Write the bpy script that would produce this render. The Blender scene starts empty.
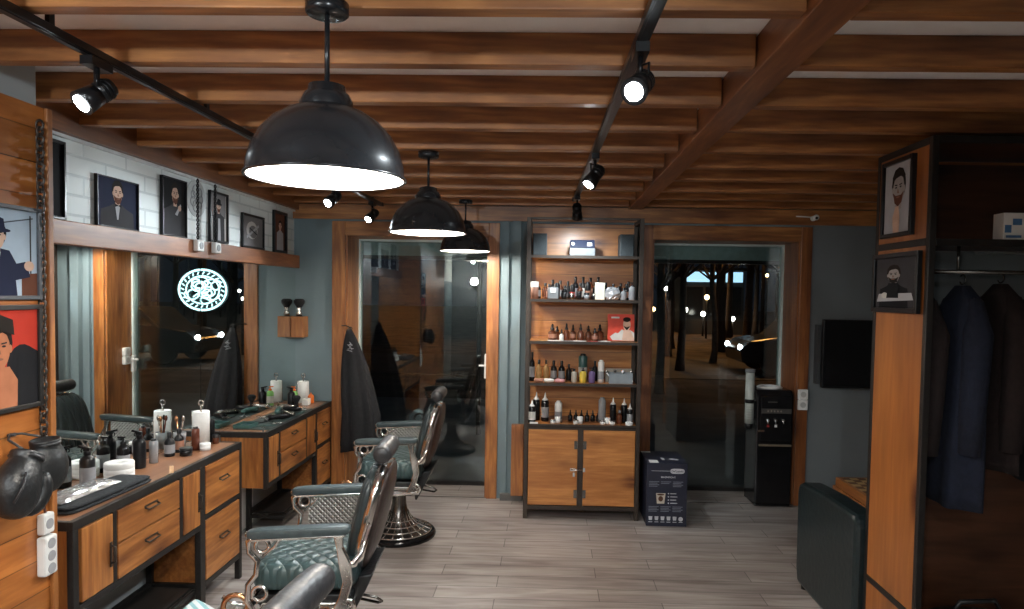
import bpy, math, random
from mathutils import Vector, Matrix
random.seed(7)
S = bpy.context.scene
COL = S.collection
# ------------------------------------------------------------------ camera, world, exposure
FPX = 680.0
yaw, pitch, roll = math.radians(1.36), math.radians(2.34), math.radians(.90)
fw = Vector((-math.sin(yaw)*math.cos(pitch), math.cos(yaw)*math.cos(pitch), -math.sin(pitch)))
rt = Vector((math.cos(yaw), math.sin(yaw), 0)); up = rt.cross(fw)
r2 = rt*math.cos(roll)+up*math.sin(roll); u2 = -rt*math.sin(roll)+up*math.cos(roll)
cam = bpy.data.cameras.new('camera'); camo = bpy.data.objects.new('camera', cam); COL.objects.link(camo)
m = Matrix((r2, u2, -fw)).transposed().to_4x4(); m.translation = (0, 0, 1.65)
camo.matrix_world = m
cam.sensor_fit = 'HORIZONTAL'; cam.sensor_width = 36; cam.lens = FPX*36/1024
cam.shift_x = (512-533.7)/1024; cam.shift_y = (321.2-304.5)/1024
cam.clip_start = .02; cam.clip_end = 400
S.camera = camo
w = bpy.data.worlds.new('night'); S.world = w; w.use_nodes = True
w.node_tree.nodes['Background'].inputs[0].default_value = (.010, .014, .022, 1)
w.node_tree.nodes['Background'].inputs[1].default_value = .35
S.view_settings.view_transform = 'Standard'; S.view_settings.look = 'None'
S.view_settings.gamma = 1; S.view_settings.use_curve_mapping = False
S.view_settings.exposure = 0.62
COOL = (.86, .95, 1.0); WARM = (1.0, .93, .84)
P_PEND, P_SPOT, P_BACK = 26, 46, 13

# ------------------------------------------------------------------ materials
MATS = {}
def base_mat(n):
    m = bpy.data.materials.new(n); m.use_nodes = True
    nt = m.node_tree; return m, nt, nt.nodes['Principled BSDF']
def mat(n, c, rough=.5, metal=0, noise=.12, nscale=18, bump=0, emit=0, spec=None, trans=0, coat=0):
    if n in MATS: return MATS[n]
    m, nt, b = base_mat(n); N = nt.nodes; L = nt.links
    b.inputs['Roughness'].default_value = rough; b.inputs['Metallic'].default_value = metal
    if spec is not None: b.inputs['Specular IOR Level'].default_value = spec
    if coat: b.inputs['Coat Weight'].default_value = coat
    if trans: b.inputs['Transmission Weight'].default_value = trans
    tc = N.new('ShaderNodeTexCoord'); no = N.new('ShaderNodeTexNoise'); no.inputs['Scale'].default_value = nscale; no.inputs['Detail'].default_value = 3
    L.new(tc.outputs['Object'], no.inputs['Vector'])
    r = N.new('ShaderNodeValToRGB')
    r.color_ramp.elements[0].position = .3; r.color_ramp.elements[1].position = .7
    r.color_ramp.elements[0].color = [x*(1-noise) for x in c]+[1]; r.color_ramp.elements[1].color = [min(1, x*(1+noise)) for x in c]+[1]
    L.new(no.outputs['Fac'], r.inputs['Fac']); L.new(r.outputs['Color'], b.inputs['Base Color'])
    if bump:
        bp = N.new('ShaderNodeBump'); bp.inputs['Strength'].default_value = bump; bp.inputs['Distance'].default_value = .01
        L.new(no.outputs['Fac'], bp.inputs['Height']); L.new(bp.outputs['Normal'], b.inputs['Normal'])
    if emit:
        b.inputs['Emission Color'].default_value = list(c)+[1]; b.inputs['Emission Strength'].default_value = emit
    MATS[n] = m; return m
def wood(n, c1, c2, axis, s=1.0, rough=.42, plank=0, paxis=2, kd=1.0, coat=.25):
    """pine boards: grain runs along axis, plank = board width across paxis"""
    m, nt, b = base_mat(n); N = nt.nodes; L = nt.links
    tc = N.new('ShaderNodeTexCoord'); mp = N.new('ShaderNodeMapping')
    sc = [9*s]*3; sc[axis] = .9*s; mp.inputs['Scale'].default_value = sc
    L.new(tc.outputs['Object'], mp.inputs['Vector'])
    n1 = N.new('ShaderNodeTexNoise'); n1.inputs['Scale'].default_value = 1.0; n1.inputs['Detail'].default_value = 6; n1.inputs['Distortion'].default_value = 1.6
    L.new(mp.outputs[0], n1.inputs['Vector'])
    n2 = N.new('ShaderNodeTexNoise'); n2.inputs['Scale'].default_value = 6.5; n2.inputs['Detail'].default_value = 4
    L.new(mp.outputs[0], n2.inputs['Vector'])
    # knots
    mk = N.new('ShaderNodeMapping'); sk = [10*kd]*3; sk[axis] = 4.2*kd; mk.inputs['Scale'].default_value = sk
    L.new(tc.outputs['Object'], mk.inputs['Vector'])
    vo = N.new('ShaderNodeTexVoronoi'); vo.inputs['Scale'].default_value = .55; L.new(mk.outputs[0], vo.inputs['Vector'])
    kr = N.new('ShaderNodeValToRGB'); kr.color_ramp.elements[0].position = .05; kr.color_ramp.elements[1].position = .30; kr.color_ramp.interpolation = 'B_SPLINE'
    L.new(vo.outputs['Distance'], kr.inputs['Fac'])
    mx = N.new('ShaderNodeMix'); mx.data_type = 'FLOAT'; mx.inputs[0].default_value = .38
    L.new(n1.outputs['Fac'], mx.inputs[2]); L.new(n2.outputs['Fac'], mx.inputs[3])
    r = N.new('ShaderNodeValToRGB'); e = r.color_ramp.elements
    e[0].position = .36; e[0].color = list(c2)+[1]; e[1].position = .60; e[1].color = list(c1)+[1]
    q = e.new(.50); q.color = [(u*.45+v*.55) for u, v in zip(c1, c2)]+[1]
    L.new(mx.outputs[0], r.inputs['Fac'])
    mc = N.new('ShaderNodeMix'); mc.data_type = 'RGBA'; mc.blend_type = 'MULTIPLY'
    mc.inputs[0].default_value = 1
    kc = N.new('ShaderNodeMix'); kc.data_type = 'RGBA'; kc.inputs[6].default_value = (.22, .13, .09, 1); kc.inputs[7].default_value = (1, 1, 1, 1)
    L.new(kr.outputs['Color'], kc.inputs[0])
    L.new(r.outputs['Color'], mc.inputs[6]); L.new(kc.outputs[2], mc.inputs[7])
    out = mc.outputs[2]
    if plank:
        sx = N.new('ShaderNodeSeparateXYZ'); L.new(tc.outputs['Object'], sx.inputs[0])
        dv = N.new('ShaderNodeMath'); dv.operation = 'DIVIDE'; dv.inputs[1].default_value = plank; L.new(sx.outputs[paxis], dv.inputs[0])
        fr = N.new('ShaderNodeMath'); fr.operation = 'FRACT'; L.new(dv.outputs[0], fr.inputs[0])
        lt = N.new('ShaderNodeMath'); lt.operation = 'LESS_THAN'; lt.inputs[1].default_value = .035; L.new(fr.outputs[0], lt.inputs[0])
        fl = N.new('ShaderNodeMath'); fl.operation = 'FLOOR'; L.new(dv.outputs[0], fl.inputs[0])
        wn = N.new('ShaderNodeTexWhiteNoise'); wn.noise_dimensions = '1D'; L.new(fl.outputs[0], wn.inputs['W'])
        mr = N.new('ShaderNodeMapRange'); mr.inputs[3].default_value = .78; mr.inputs[4].default_value = 1.12; L.new(wn.outputs['Value'], mr.inputs[0])
        sb = N.new('ShaderNodeMath'); sb.operation = 'MULTIPLY_ADD'; sb.inputs[1].default_value = -.65; L.new(lt.outputs[0], sb.inputs[0]); L.new(mr.outputs[0], sb.inputs[2])
        hs = N.new('ShaderNodeHueSaturation'); L.new(sb.outputs[0], hs.inputs['Value']); L.new(out, hs.inputs['Color']); out = hs.outputs[0]
    L.new(out, b.inputs['Base Color'])
    b.inputs['Roughness'].default_value = rough; b.inputs['Coat Weight'].default_value = coat; b.inputs['Coat Roughness'].default_value = .25
    bp = N.new('ShaderNodeBump'); bp.inputs['Strength'].default_value = .12; bp.inputs['Distance'].default_value = .004
    L.new(n2.outputs['Fac'], bp.inputs['Height']); L.new(bp.outputs['Normal'], b.inputs['Normal'])
    return m
O1, O2 = (.46, .182, .046), (.21, .064, .014)
W_Z = wood('pine_upright', O1, O2, 2); W_Y = wood('pine_along', O1, O2, 1); W_X = wood('pine_across', O1, O2, 0)
W_BEAM = wood('beam_pine', (.47, .196, .056), (.16, .053, .015), 0, .8, .45, kd=.8)
W_BEAMY = wood('beam_pine_long', (.30, .11, .03), (.14, .045, .012), 1, .8, .5)
W_RAIL = wood('rail_pine', (.34, .12, .035), (.17, .05, .014), 1, .9, .5)
W_PANEL = wood('board_wall', (.52, .19, .045), (.33, .10, .022), 1, .9, .3, plank=.115)
W_SHELFB = wood('shelf_back_boards', (.56, .24, .065), (.34, .118, .028), 0, .9, .4, plank=.12)
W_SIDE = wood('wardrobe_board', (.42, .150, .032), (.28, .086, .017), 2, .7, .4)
W_TOP = wood('worktop_pine', (.36, .17, .085), (.24, .10, .045), 1, .8, .35)
W_DARK = wood('dark_casing', (.34, .125, .035), (.17, .05, .015), 2, .9)
W_TILE = None
M_IRON = mat('dark_iron', (.035, .032, .03), .45, .6)
M_IRONB = mat('brown_iron', (.055, .042, .034), .4, .5)
M_BLACK = mat('black_plastic', (.008, .008, .009), .3, spec=.3)
M_GLOSSB = mat('gloss_black', (.008, .008, .009), .16, spec=.4)
M_CHROME = mat('chrome', (.80, .79, .77), .13, 1, noise=.05)
M_CHROMED = mat('chrome_dark', (.20, .19, .18), .25, 1)
M_COPPER = mat('copper', (.72, .40, .22), .2, 1)
M_LEATH = mat('black_leather', (.012, .013, .014), .40, noise=.25, nscale=60, bump=.25)
M_LEATHG = mat('grey_black_leather', (.028, .028, .030), .40, noise=.2, nscale=50, bump=.2)
M_SOFA = mat('petrol_leather', (.010, .019, .021), .3, noise=.2, nscale=30, bump=.15)
M_BROWNL = mat('brown_leather', (.045, .030, .026), .35, noise=.2, nscale=40, bump=.2)
M_WHITE = mat('white_plastic', (.78, .78, .76), .4, noise=.03)
M_PAPER = mat('white_paper', (.82, .82, .80), .8, noise=.04, nscale=60, bump=.1)
M_WFRAME = mat('white_window_frame', (.62, .72, .70), .35, noise=.03)
M_GREY = mat('grey_plastic', (.22, .23, .24), .45)
M_AMBER = mat('amber_glass', (.10, .028, .012), .12, coat=.6)
M_CLEAR = mat('clear_jar', (.28, .29, .30), .15, coat=.5)
M_SKIN = mat('portrait_skin', (.62, .42, .32), .85, spec=.15); M_SKIN2 = mat('portrait_skin_warm', (.42, .16, .08), .85, spec=.15)
M_SKING = mat('portrait_grey', (.36, .33, .31), .85, spec=.15)
def wall_paint(n, c, rough=.75):
    return mat(n, c, rough, noise=.05, nscale=3, bump=.05)
M_WALL = wall_paint('blue_grey_paint', (.175, .235, .255))
M_WALLR = wall_paint('dimmed_wall_paint', (.16, .18, .19))  # same wall paint, the right side's dim light put into its colour
M_LOW = wall_paint('pale_grey_paint', (.36, .38, .38))
M_CEIL = mat('ceiling_white', (.86, .86, .86), .8, noise=.03)
def brick_mat():
    m, nt, b = base_mat('white_painted_brick'); N = nt.nodes; L = nt.links
    tc = N.new('ShaderNodeTexCoord'); mp = N.new('ShaderNodeMapping'); mp.inputs['Rotation'].default_value = (math.pi/2, 0, math.pi/2)
    sx = N.new('ShaderNodeSeparateXYZ'); cb = N.new('ShaderNodeCombineXYZ'); L.new(tc.outputs['Object'], sx.inputs[0]); L.new(sx.outputs[1], cb.inputs[0]); L.new(sx.outputs[2], cb.inputs[1])
    br = N.new('ShaderNodeTexBrick'); L.new(cb.outputs[0], br.inputs['Vector'])
    br.inputs['Color1'].default_value = (.80, .85, .84, 1); br.inputs['Color2'].default_value = (.75, .81, .80, 1); br.inputs['Mortar'].default_value = (.60, .66, .66, 1)
    br.inputs['Scale'].default_value = 1; br.inputs['Brick Width'].default_value = .30; br.inputs['Row Height'].default_value = .085; br.inputs['Mortar Size'].default_value = .006
    L.new(br.outputs['Color'], b.inputs['Base Color']); b.inputs['Roughness'].default_value = .6
    bp = N.new('ShaderNodeBump'); bp.invert = True; bp.inputs['Strength'].default_value = .6; bp.inputs['Distance'].default_value = .01
    L.new(br.outputs['Fac'], bp.inputs['Height']); L.new(bp.outputs['Normal'], b.inputs['Normal'])
    return m
M_BRICK = brick_mat()
def floor_mat():
    m, nt, b = base_mat('grey_wood_tiles'); N = nt.nodes; L = nt.links
    tc = N.new('ShaderNodeTexCoord')
    br = N.new('ShaderNodeTexBrick'); L.new(tc.outputs['Object'], br.inputs['Vector'])
    br.inputs['Color1'].default_value = (.30, .275, .26, 1); br.inputs['Color2'].default_value = (.40, .375, .36, 1); br.inputs['Mortar'].default_value = (.12, .11, .105, 1)
    br.inputs['Scale'].default_value = 1; br.inputs['Brick Width'].default_value = .90; br.inputs['Row Height'].default_value = .15; br.inputs['Mortar Size'].default_value = .0025; br.offset = .37
    mp = N.new('ShaderNodeMapping'); mp.inputs['Scale'].default_value = (1.6, 15, 1); L.new(tc.outputs['Object'], mp.inputs['Vector'])
    no = N.new('ShaderNodeTexNoise'); no.inputs['Scale'].default_value = 1.4; no.inputs['Detail'].default_value = 6; no.inputs['Distortion'].default_value = .7; L.new(mp.outputs[0], no.inputs['Vector'])
    r = N.new('ShaderNodeValToRGB'); e = r.color_ramp.elements; e[0].position = .32; e[0].color = (.62, .55, .52, 1); e[1].position = .68; e[1].color = (1.15, 1.13, 1.10, 1)
    L.new(no.outputs['Fac'], r.inputs['Fac'])
    mx = N.new('ShaderNodeMix'); mx.data_type = 'RGBA'; mx.blend_type = 'MULTIPLY'; mx.inputs[0].default_value = 1
    L.new(br.outputs['Color'], mx.inputs[6]); L.new(r.outputs['Color'], mx.inputs[7]); L.new(mx.outputs[2], b.inputs['Base Color'])
    b.inputs['Roughness'].default_value = .38
    bp = N.new('ShaderNodeBump'); bp.inputs['Strength'].default_value = .15; bp.inputs['Distance'].default_value = .004
    L.new(no.outputs['Fac'], bp.inputs['Height']); L.new(bp.outputs['Normal'], b.inputs['Normal'])
    return m
M_FLOOR = floor_mat()
def pattern_leather(n, c, rough, sc, kind='quilt'):
    m, nt, b = base_mat(n); N = nt.nodes; L = nt.links
    b.inputs['Base Color'].default_value = list(c)+[1]; b.inputs['Roughness'].default_value = rough
    if kind == 'hammer': b.inputs['Metallic'].default_value = 1
    tc = N.new('ShaderNodeTexCoord'); hs = []
    for a in (.785, -.785):
        mp = N.new('ShaderNodeMapping'); mp.inputs['Rotation'].default_value = (0, a if kind == 'hammer' else 0, 0 if kind == 'hammer' else a)
        L.new(tc.outputs['Object'], mp.inputs['Vector'])
        wv = N.new('ShaderNodeTexWave'); wv.inputs['Scale'].default_value = sc; wv.wave_profile = 'SIN'; L.new(mp.outputs[0], wv.inputs['Vector']); hs.append(wv)
    mn = N.new('ShaderNodeMath'); mn.operation = 'MINIMUM'; L.new(hs[0].outputs['Fac'], mn.inputs[0]); L.new(hs[1].outputs['Fac'], mn.inputs[1])
    pw = N.new('ShaderNodeMath'); pw.operation = 'POWER'; pw.inputs[1].default_value = .35; L.new(mn.outputs[0], pw.inputs[0])
    bp = N.new('ShaderNodeBump'); bp.inputs['Strength'].default_value = .7; bp.inputs['Distance'].default_value = .008
    L.new(pw.outputs[0], bp.inputs['Height']); L.new(bp.outputs['Normal'], b.inputs['Normal'])
    return m
M_QUILT = pattern_leather('teal_quilted_leather', (.038, .070, .072), .34, 6.5)
M_QUILTB = pattern_leather('black_quilted_leather', (.022, .032, .034), .38, 6)
M_HAMMER = pattern_leather('hammered_silver', (.55, .54, .52), .3, 18, 'hammer')
M_ARM = mat('armrest_leather', (.050, .070, .076), .32, noise=.15, nscale=40, bump=.15)
def glass_mat():
    m = bpy.data.materials.new('window_glass'); m.use_nodes = True; nt = m.node_tree; N = nt.nodes; L = nt.links
    N.remove(N['Principled BSDF'])
    t = N.new('ShaderNodeBsdfTransparent'); t.inputs[0].default_value = (.93, .97, .96, 1)
    g = N.new('ShaderNodeBsdfGlossy'); g.inputs['Roughness'].default_value = 0; g.inputs[0].default_value = (.95, 1, 1, 1)
    f = N.new('ShaderNodeFresnel'); f.inputs['IOR'].default_value = 1.75
    mx = N.new('ShaderNodeMixShader'); L.new(f.outputs[0], mx.inputs[0]); L.new(t.outputs[0], mx.inputs[1]); L.new(g.outputs[0], mx.inputs[2])
    L.new(mx.outputs[0], N['Material Output'].inputs[0]); return m
M_GLASS = glass_mat()
M_MIRROR = mat('mirror_silver', (.86, .90, .89), .0, 1, noise=0)

# ------------------------------------------------------------------ mesh builder
class MB:
    def __init__(s): s.v = []; s.f = []; s.mi = []; s.sm = []; s.cur = 0; s.X = None
    def add(s, vs, fs, smooth=False):
        k = len(s.v)
        for p in vs:
            p = Vector(p); s.v.append(tuple(s.X @ p) if s.X else tuple(p))
        for f in fs: s.f.append(tuple(i+k for i in f)); s.mi.append(s.cur); s.sm.append(smooth)
        return s
    def box(s, x0, x1, y0, y1, z0, z1):
        return s.add([(x0,y0,z0),(x1,y0,z0),(x1,y1,z0),(x0,y1,z0),(x0,y0,z1),(x1,y0,z1),(x1,y1,z1),(x0,y1,z1)],
                     [(0,3,2,1),(4,5,6,7),(0,1,5,4),(1,2,6,5),(2,3,7,6),(3,0,4,7)])
    def loft(s, rings, cap=True, closed=True, smooth=True):
        n = len(rings[0]); vs = [p for r in rings for p in r]; fs = []
        for i in range(len(rings)-1):
            for j in range(n if closed else n-1):
                a = i*n+j; b = i*n+(j+1) % n; fs.append((a, b, b+n, a+n))
        if cap and closed:
            fs.append(tuple(range(n-1, -1, -1))); fs.append(tuple((len(rings)-1)*n+j for j in range(n)))
        return s.add(vs, fs, smooth)
    def cyl(s, p0, p1, r0, r1=None, n=16, smooth=True):
        r1 = r0 if r1 is None else r1; p0 = Vector(p0); p1 = Vector(p1); d = (p1-p0).normalized()
        a = d.orthogonal().normalized(); b = d.cross(a); k = len(s.f)
        rg = [[p+(a*math.cos(t)+b*math.sin(t))*r for t in [2*math.pi*i/n for i in range(n)]] for p, r in ((p0, r0), (p1, r1))]
        s.loft(rg, smooth=smooth); s.sm[-1] = s.sm[-2] = False; return s
    def lathe(s, prof, c=(0,0,0), n=24, axis=2, cap=False):
        rg = []
        for r, h in prof:
            ring = []
            for i in range(n):
                t = 2*math.pi*i/n; a, b = r*math.cos(t), r*math.sin(t)
                q = (a, b, h) if axis == 2 else ((h, a, b) if axis == 0 else (b, h, a))
                ring.append((c[0]+q[0], c[1]+q[1], c[2]+q[2]))
            rg.append(ring)
        return s.loft(rg, cap=cap)
    def tube(s, pts, r, n=8, closed=False):
        P = [Vector(p) for p in pts]; rg = []; ref = None; N = len(P)
        for i, p in enumerate(P):
            if closed: d = P[(i+1) % N]-P[i-1]
            else: d = P[min(i+1, N-1)]-P[max(i-1, 0)]
            d.normalize()
            if ref is None: ref = d.orthogonal().normalized()
            a = (ref-d*ref.dot(d)); a = a.normalized() if a.length > 1e-6 else d.orthogonal().normalized(); ref = a; b = d.cross(a)
            rr = r[i] if isinstance(r, (list, tuple)) else r
            rg.append([p+(a*math.cos(2*math.pi*j/n)+b*math.sin(2*math.pi*j/n))*rr for j in range(n)])
        if closed: rg.append(rg[0])
        return s.loft(rg, cap=not closed)
    def torus(s, c, R, r, nrm=(0,0,1), n=24, m=8, arc=1.0, start=0):
        nrm = Vector(nrm).normalized(); a = nrm.orthogonal().normalized(); b = nrm.cross(a); c = Vector(c)
        k = n if arc >= 1 else n+1
        pts = [c+(a*math.cos(start+2*math.pi*arc*i/n)+b*math.sin(start+2*math.pi*arc*i/n))*R for i in range(k)]
        return s.tube(pts, r, m, closed=arc >= 1)
    def ell(s, c, rx, ry=None, rz=None, n=16, m=10, e=1.0, e2=None):
        """ellipsoid / superellipsoid; e<1 squares it off"""
        ry = rx if ry is None else ry; rz = rx if rz is None else rz; e2 = e if e2 is None else e2
        f = lambda v, p: math.copysign(abs(v)**p, v)
        rg = []
        for i in range(m+1):
            t = -math.pi/2+math.pi*i/m; ct = max(f(math.cos(t), e), 1e-4); st = f(math.sin(t), e)
            rg.append([(c[0]+rx*ct*f(math.cos(2*math.pi*j/n), e2), c[1]+ry*ct*f(math.sin(2*math.pi*j/n), e2), c[2]+rz*st) for j in range(n)])
        return s.loft(rg)
    def prism(s, poly, axis, a, b, smooth=False):
        """poly of 2D points in the other two axes (xy->axis 2, xz->axis 1, yz->axis 0)"""
        def q(p, h): return (h, p[0], p[1]) if axis == 0 else ((p[0], h, p[1]) if axis == 1 else (p[0], p[1], h))
        return s.loft([[q(p, a) for p in poly], [q(p, b) for p in poly]], smooth=smooth)
    def rot(s, ang, axis, c):
        c = Vector(c); s.X = Matrix.Translation(c) @ Matrix.Rotation(ang, 4, axis) @ Matrix.Translation(-c); return s
def base_of(p):
    while p.parent: p = p.parent
    return Vector(p.get('_o', tuple(p.location)))
def obj(name, mb, mats, parent=None, bevel=0, sub=0, label=None):
    me = bpy.data.meshes.new(name)
    vs = mb.v
    if parent: o0 = base_of(parent)
    else:
        xs, ys, zs = zip(*vs); o0 = Vector(((min(xs)+max(xs))/2, (min(ys)+max(ys))/2, min(zs)))
    me.from_pydata([(p[0]-o0.x, p[1]-o0.y, p[2]-o0.z) for p in vs], [], mb.f)
    for mm in (mats if isinstance(mats, (list, tuple)) else [mats]): me.materials.append(mm)
    for i, p in enumerate(me.polygons): p.material_index = mb.mi[i]; p.use_smooth = mb.sm[i]
    me.update()
    o = bpy.data.objects.new(name, me); COL.objects.link(o)
    if parent: o.parent = parent
    else: o.location = o0
    if bevel:
        b = o.modifiers.new('b', 'BEVEL'); b.width = bevel; b.segments = 2; b.limit_method = 'ANGLE'; b.angle_limit = .7
    if sub: q = o.modifiers.new('s', 'SUBSURF'); q.levels = sub; q.render_levels = sub
    if label: o['label'] = label
    return o
def tag(o, label, cat, group=None, kind=None):
    o['label'] = label; o['category'] = cat
    if group: o['group'] = group
    if kind: o['kind'] = kind
    return o
def struct(name, mb, mats, label=None, parent=None, bevel=0):
    o = obj(name, mb, mats, parent, bevel)
    if not parent: o['kind'] = 'structure'
    if label and not parent: o['label'] = label
    return o
def thing(name, label, cat, loc, group=None, kind=None):
    o = bpy.data.objects.new(name, None); COL.objects.link(o); o.location = loc; o.empty_display_size = .05
    if label: tag(o, label, cat, group, kind)
    return o
def copy_tree(o, parent=None):
    c = o.copy(); COL.objects.link(c)
    if parent: c.parent = parent
    for ch in list(o.children): copy_tree(ch, c)
    return c
def text_mb(txt, size, org, ux, uy, thick=.0006, bold=0, align='LEFT'):
    cu = bpy.data.curves.new('t', 'FONT'); cu.body = txt; cu.size = size; cu.align_x = align; cu.offset = bold; cu.resolution_u = 3
    cu.extrude = thick
    t = bpy.data.objects.new('t', cu); COL.objects.link(t)
    bpy.context.view_layer.update()
    me = bpy.data.meshes.new_from_object(t.evaluated_get(bpy.context.evaluated_depsgraph_get()))
    ux = Vector(ux); uy = Vector(uy); uz = ux.cross(uy); org = Vector(org)
    mb = MB(); mb.add([org+ux*v.co.x+uy*v.co.y+uz*v.co.z for v in me.vertices], [tuple(p.vertices) for p in me.polygons])
    bpy.data.objects.remove(t); bpy.data.curves.remove(cu); bpy.data.meshes.remove(me)
    return mb
def lamp_obj(name, kind, loc, power, color, parent, aim=None, **kw):
    l = bpy.data.lights.new(name, kind); l.energy = power; l.color = color
    for k, v in kw.items(): setattr(l, k, v)
    o = bpy.data.objects.new(name, l); COL.objects.link(o); o.parent = parent
    o.location = Vector(loc)-(base_of(parent) if parent else Vector((0, 0, 0)))
    if aim is not None: o.rotation_euler = (Vector(aim)-Vector(loc)).to_track_quat('-Z', 'Y').to_euler()
    return o

# ------------------------------------------------------------------ room shell
XL, XR, YB, YG, YN = -2.05, 3.3, 5.4, 5.75, -2.6
ZC, ZB = 2.425, 2.33
b = MB(); b.box(XL-.2, XR+.2, YN-.2, 5.8, -.12, 0); struct('floor', b, M_FLOOR, 'grey wood-look plank tiles')
b = MB(); b.box(XL-.2, XR+.2, YN-.2, 5.8, ZC, ZC+.15); struct('ceiling', b, M_CEIL, 'white ceiling above the wooden beams')
# back wall with a door opening and a window opening
D0, D1, W0, W1, ZO = -1.634, -.49, .80, 1.955, 2.10
b = MB()
for x0, x1 in ((XL-.2, D0), (D1, W0)): b.box(x0, x1, YB, 5.8, 0, ZC)
b.cur = 1; b.box(W1, XR+.2, YB, 5.8, 0, ZC); b.cur = 0
b.box(D0, D1, YB, 5.8, ZO, ZC); b.box(W0, W1, YB, 5.8, ZO, ZC)
b.box(-.375, -.33, YB-.029, YB, 0, 2.214); b.box(-.30, -.235, YB-.05, YB, 0, 2.214)
struct('wall_back', b, [M_WALL, M_WALLR], 'blue-grey painted back wall')
b = MB(); b.box(XL-.2, XL, YN-.2, YB, .74, 1.86); b.cur = 1; b.box(XL-.2, XL, YN-.2, YB, 1.86, ZC); b.cur = 2; b.box(XL-.2, XL, YN-.2, YB, 0, .74)
struct('wall_left', b, [M_WALL, M_BRICK, M_LOW], 'left wall, white brick above the rail')
b = MB(); b.box(XR, XR+.2, YN-.2, YB, 0, ZC); struct('wall_right', b, M_WALLR, 'grey right wall')
b = MB(); b.box(XL-.2, XR+.2, YN-.2, YN, 0, ZC); struct('wall_front', b, M_WALLR, 'grey wall behind the camera')
b = MB(); b.box(-.375, -.30, YB-.065, YB-.031, 0, .055); b.box(-.30, -.20, YB-.065, YB-.051, 0, .055)
struct('baseboard_back', b, mat('grey_skirting', (.13, .125, .12), .5), 'dark grey skirting on the column')
b = MB(); b.box(2.045, XR, YB-.018, YB, 0, .06); struct('baseboard_right', b, MATS['grey_skirting'])
# ceiling beams
n = 0
for k in range(-5, 10):
    y = 1.70+.402*k
    if y > 5.4: break
    n += 1
    b = MB(); h = ZB+random.uniform(-.004, .004)
    b.box(XL, .595, y-.052, y, h, ZC); b.box(.715, XR, y-.052, y, h+random.uniform(-.004, .004), ZC)
    struct('trim_%d' % n, b, W_BEAM, 'wooden ceiling beam', bevel=.004)
b = MB(); b.box(.60, .71, YN, YB, ZB-.012, ZC); struct('trim_20', b, W_BEAMY, 'wooden cross beam running to the back wall', bevel=.004)
b = MB(); b.box(XL, XR, YB-.03, YB, 2.215, ZB); struct('trim_21', b, W_BEAM, 'board along the top of the back wall')
b = MB(); b.box(XL, XL+.045, 2.38, YB, 1.822, 1.922); struct('trim_22', b, W_RAIL, 'wooden rail above the mirrors', bevel=.004)
b = MB(); b.box(XL, XL+.05, 2.38, YB, 2.282, ZC); struct('trim_23', b, W_BEAMY, 'ledger board between the white brick and the ceiling beams')
b = MB(); b.box(XL, XL+.02, 2.38, YB, 2.268, 2.281); struct('trim_25', b, mat('white_strip', (.7, .72, .72), .5), 'pale strip at the top of the brick')
b = MB(); b.box(XL, -1.795, .2, 2.345, 2.266, ZC); struct('trim_26', b, M_LOW, 'pale grey infill above the board partition')
# white tabs on the ceiling battens
# glass door on the left, window on the right
def opening(name, x0, x1, lab, handle_side, seed):
    root = thing(name, None, None, (x0, YB, 0)); root['kind'] = 'structure'; root['label'] = lab
    b = MB()
    b.box(x0-.105, x0, YB-.022, YB, 0, ZO+.10); b.box(x1, x1+.085, YB-.022, YB, 0, ZO+.10); struct('casing', b, W_DARK if seed else W_Z, parent=root, bevel=.003)
    b = MB(); b.box(x0, x1, YB-.022, YB, ZO-.012, ZO+.10); struct('head_casing', b, W_BEAM, parent=root, bevel=.003)
    b = MB(); b.box(x0, x0+.014, YB, YG-.03, 0, ZO-.014); b.box(x1-.014, x1, YB, YG-.03, 0, ZO-.014); b.box(x0, x1, YB, YG-.03, ZO-.014, ZO)
    struct('jamb_lining', b, W_DARK if seed else W_Z, parent=root)
    b = MB(); f = .028
    for xa, xb in ((x0, x0+f), (x1-f, x1)): b.box(xa, xb, YG-.03, YG+.04, 0, ZO)
    b.box(x0+f, x1-f, YG-.03, YG+.04, ZO-.03, ZO)
    struct('window_frame', b, M_WFRAME, parent=root, bevel=.003)
    b = MB(); b.box(x0+f, x1-f, YG-.01, YG+.04, 0, .03); struct('bottom_rail', b, M_IRON, parent=root)
    b = MB(); b.box(x0+f, x1-f, YG, YG+.02, .03, ZO-.03); struct('glass_pane', b, M_GLASS, parent=root)
    b = MB(); b.box(x0+f, x1-f, YG+.05, YG+.10, 1.955, ZO-.01)
    struct('blind_box', b, mat('blind_box_teal', (.23, .29, .28), .6), parent=root)
    b = MB(); b.box(x0+f, x1-f, YG+.045, YG+.11, 1.925, 1.955); struct('blind_rail', b, M_BLACK, parent=root)
    b = MB(); b.box(x0, x1, YB, YG-.03, -.001, .006); struct('threshold', b, M_FLOOR, parent=root)
    return root
dr = opening('door_1', D0, D1, 'glass door in a wooden casing left of the shelf unit', 1, 0)
wr = opening('window_1', W0, W1, 'tall shop window in a wooden casing right of the shelf unit', 0, 1)
b = MB(); b.box(D1-.055, D1-.03, YG-.075, YG-.031, .93, 1.07); b.box(D1-.10, D1-.035, YG-.085, YG-.07, 1.03, 1.045)
obj('door_handle', b, M_WHITE, dr, bevel=.004)
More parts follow.
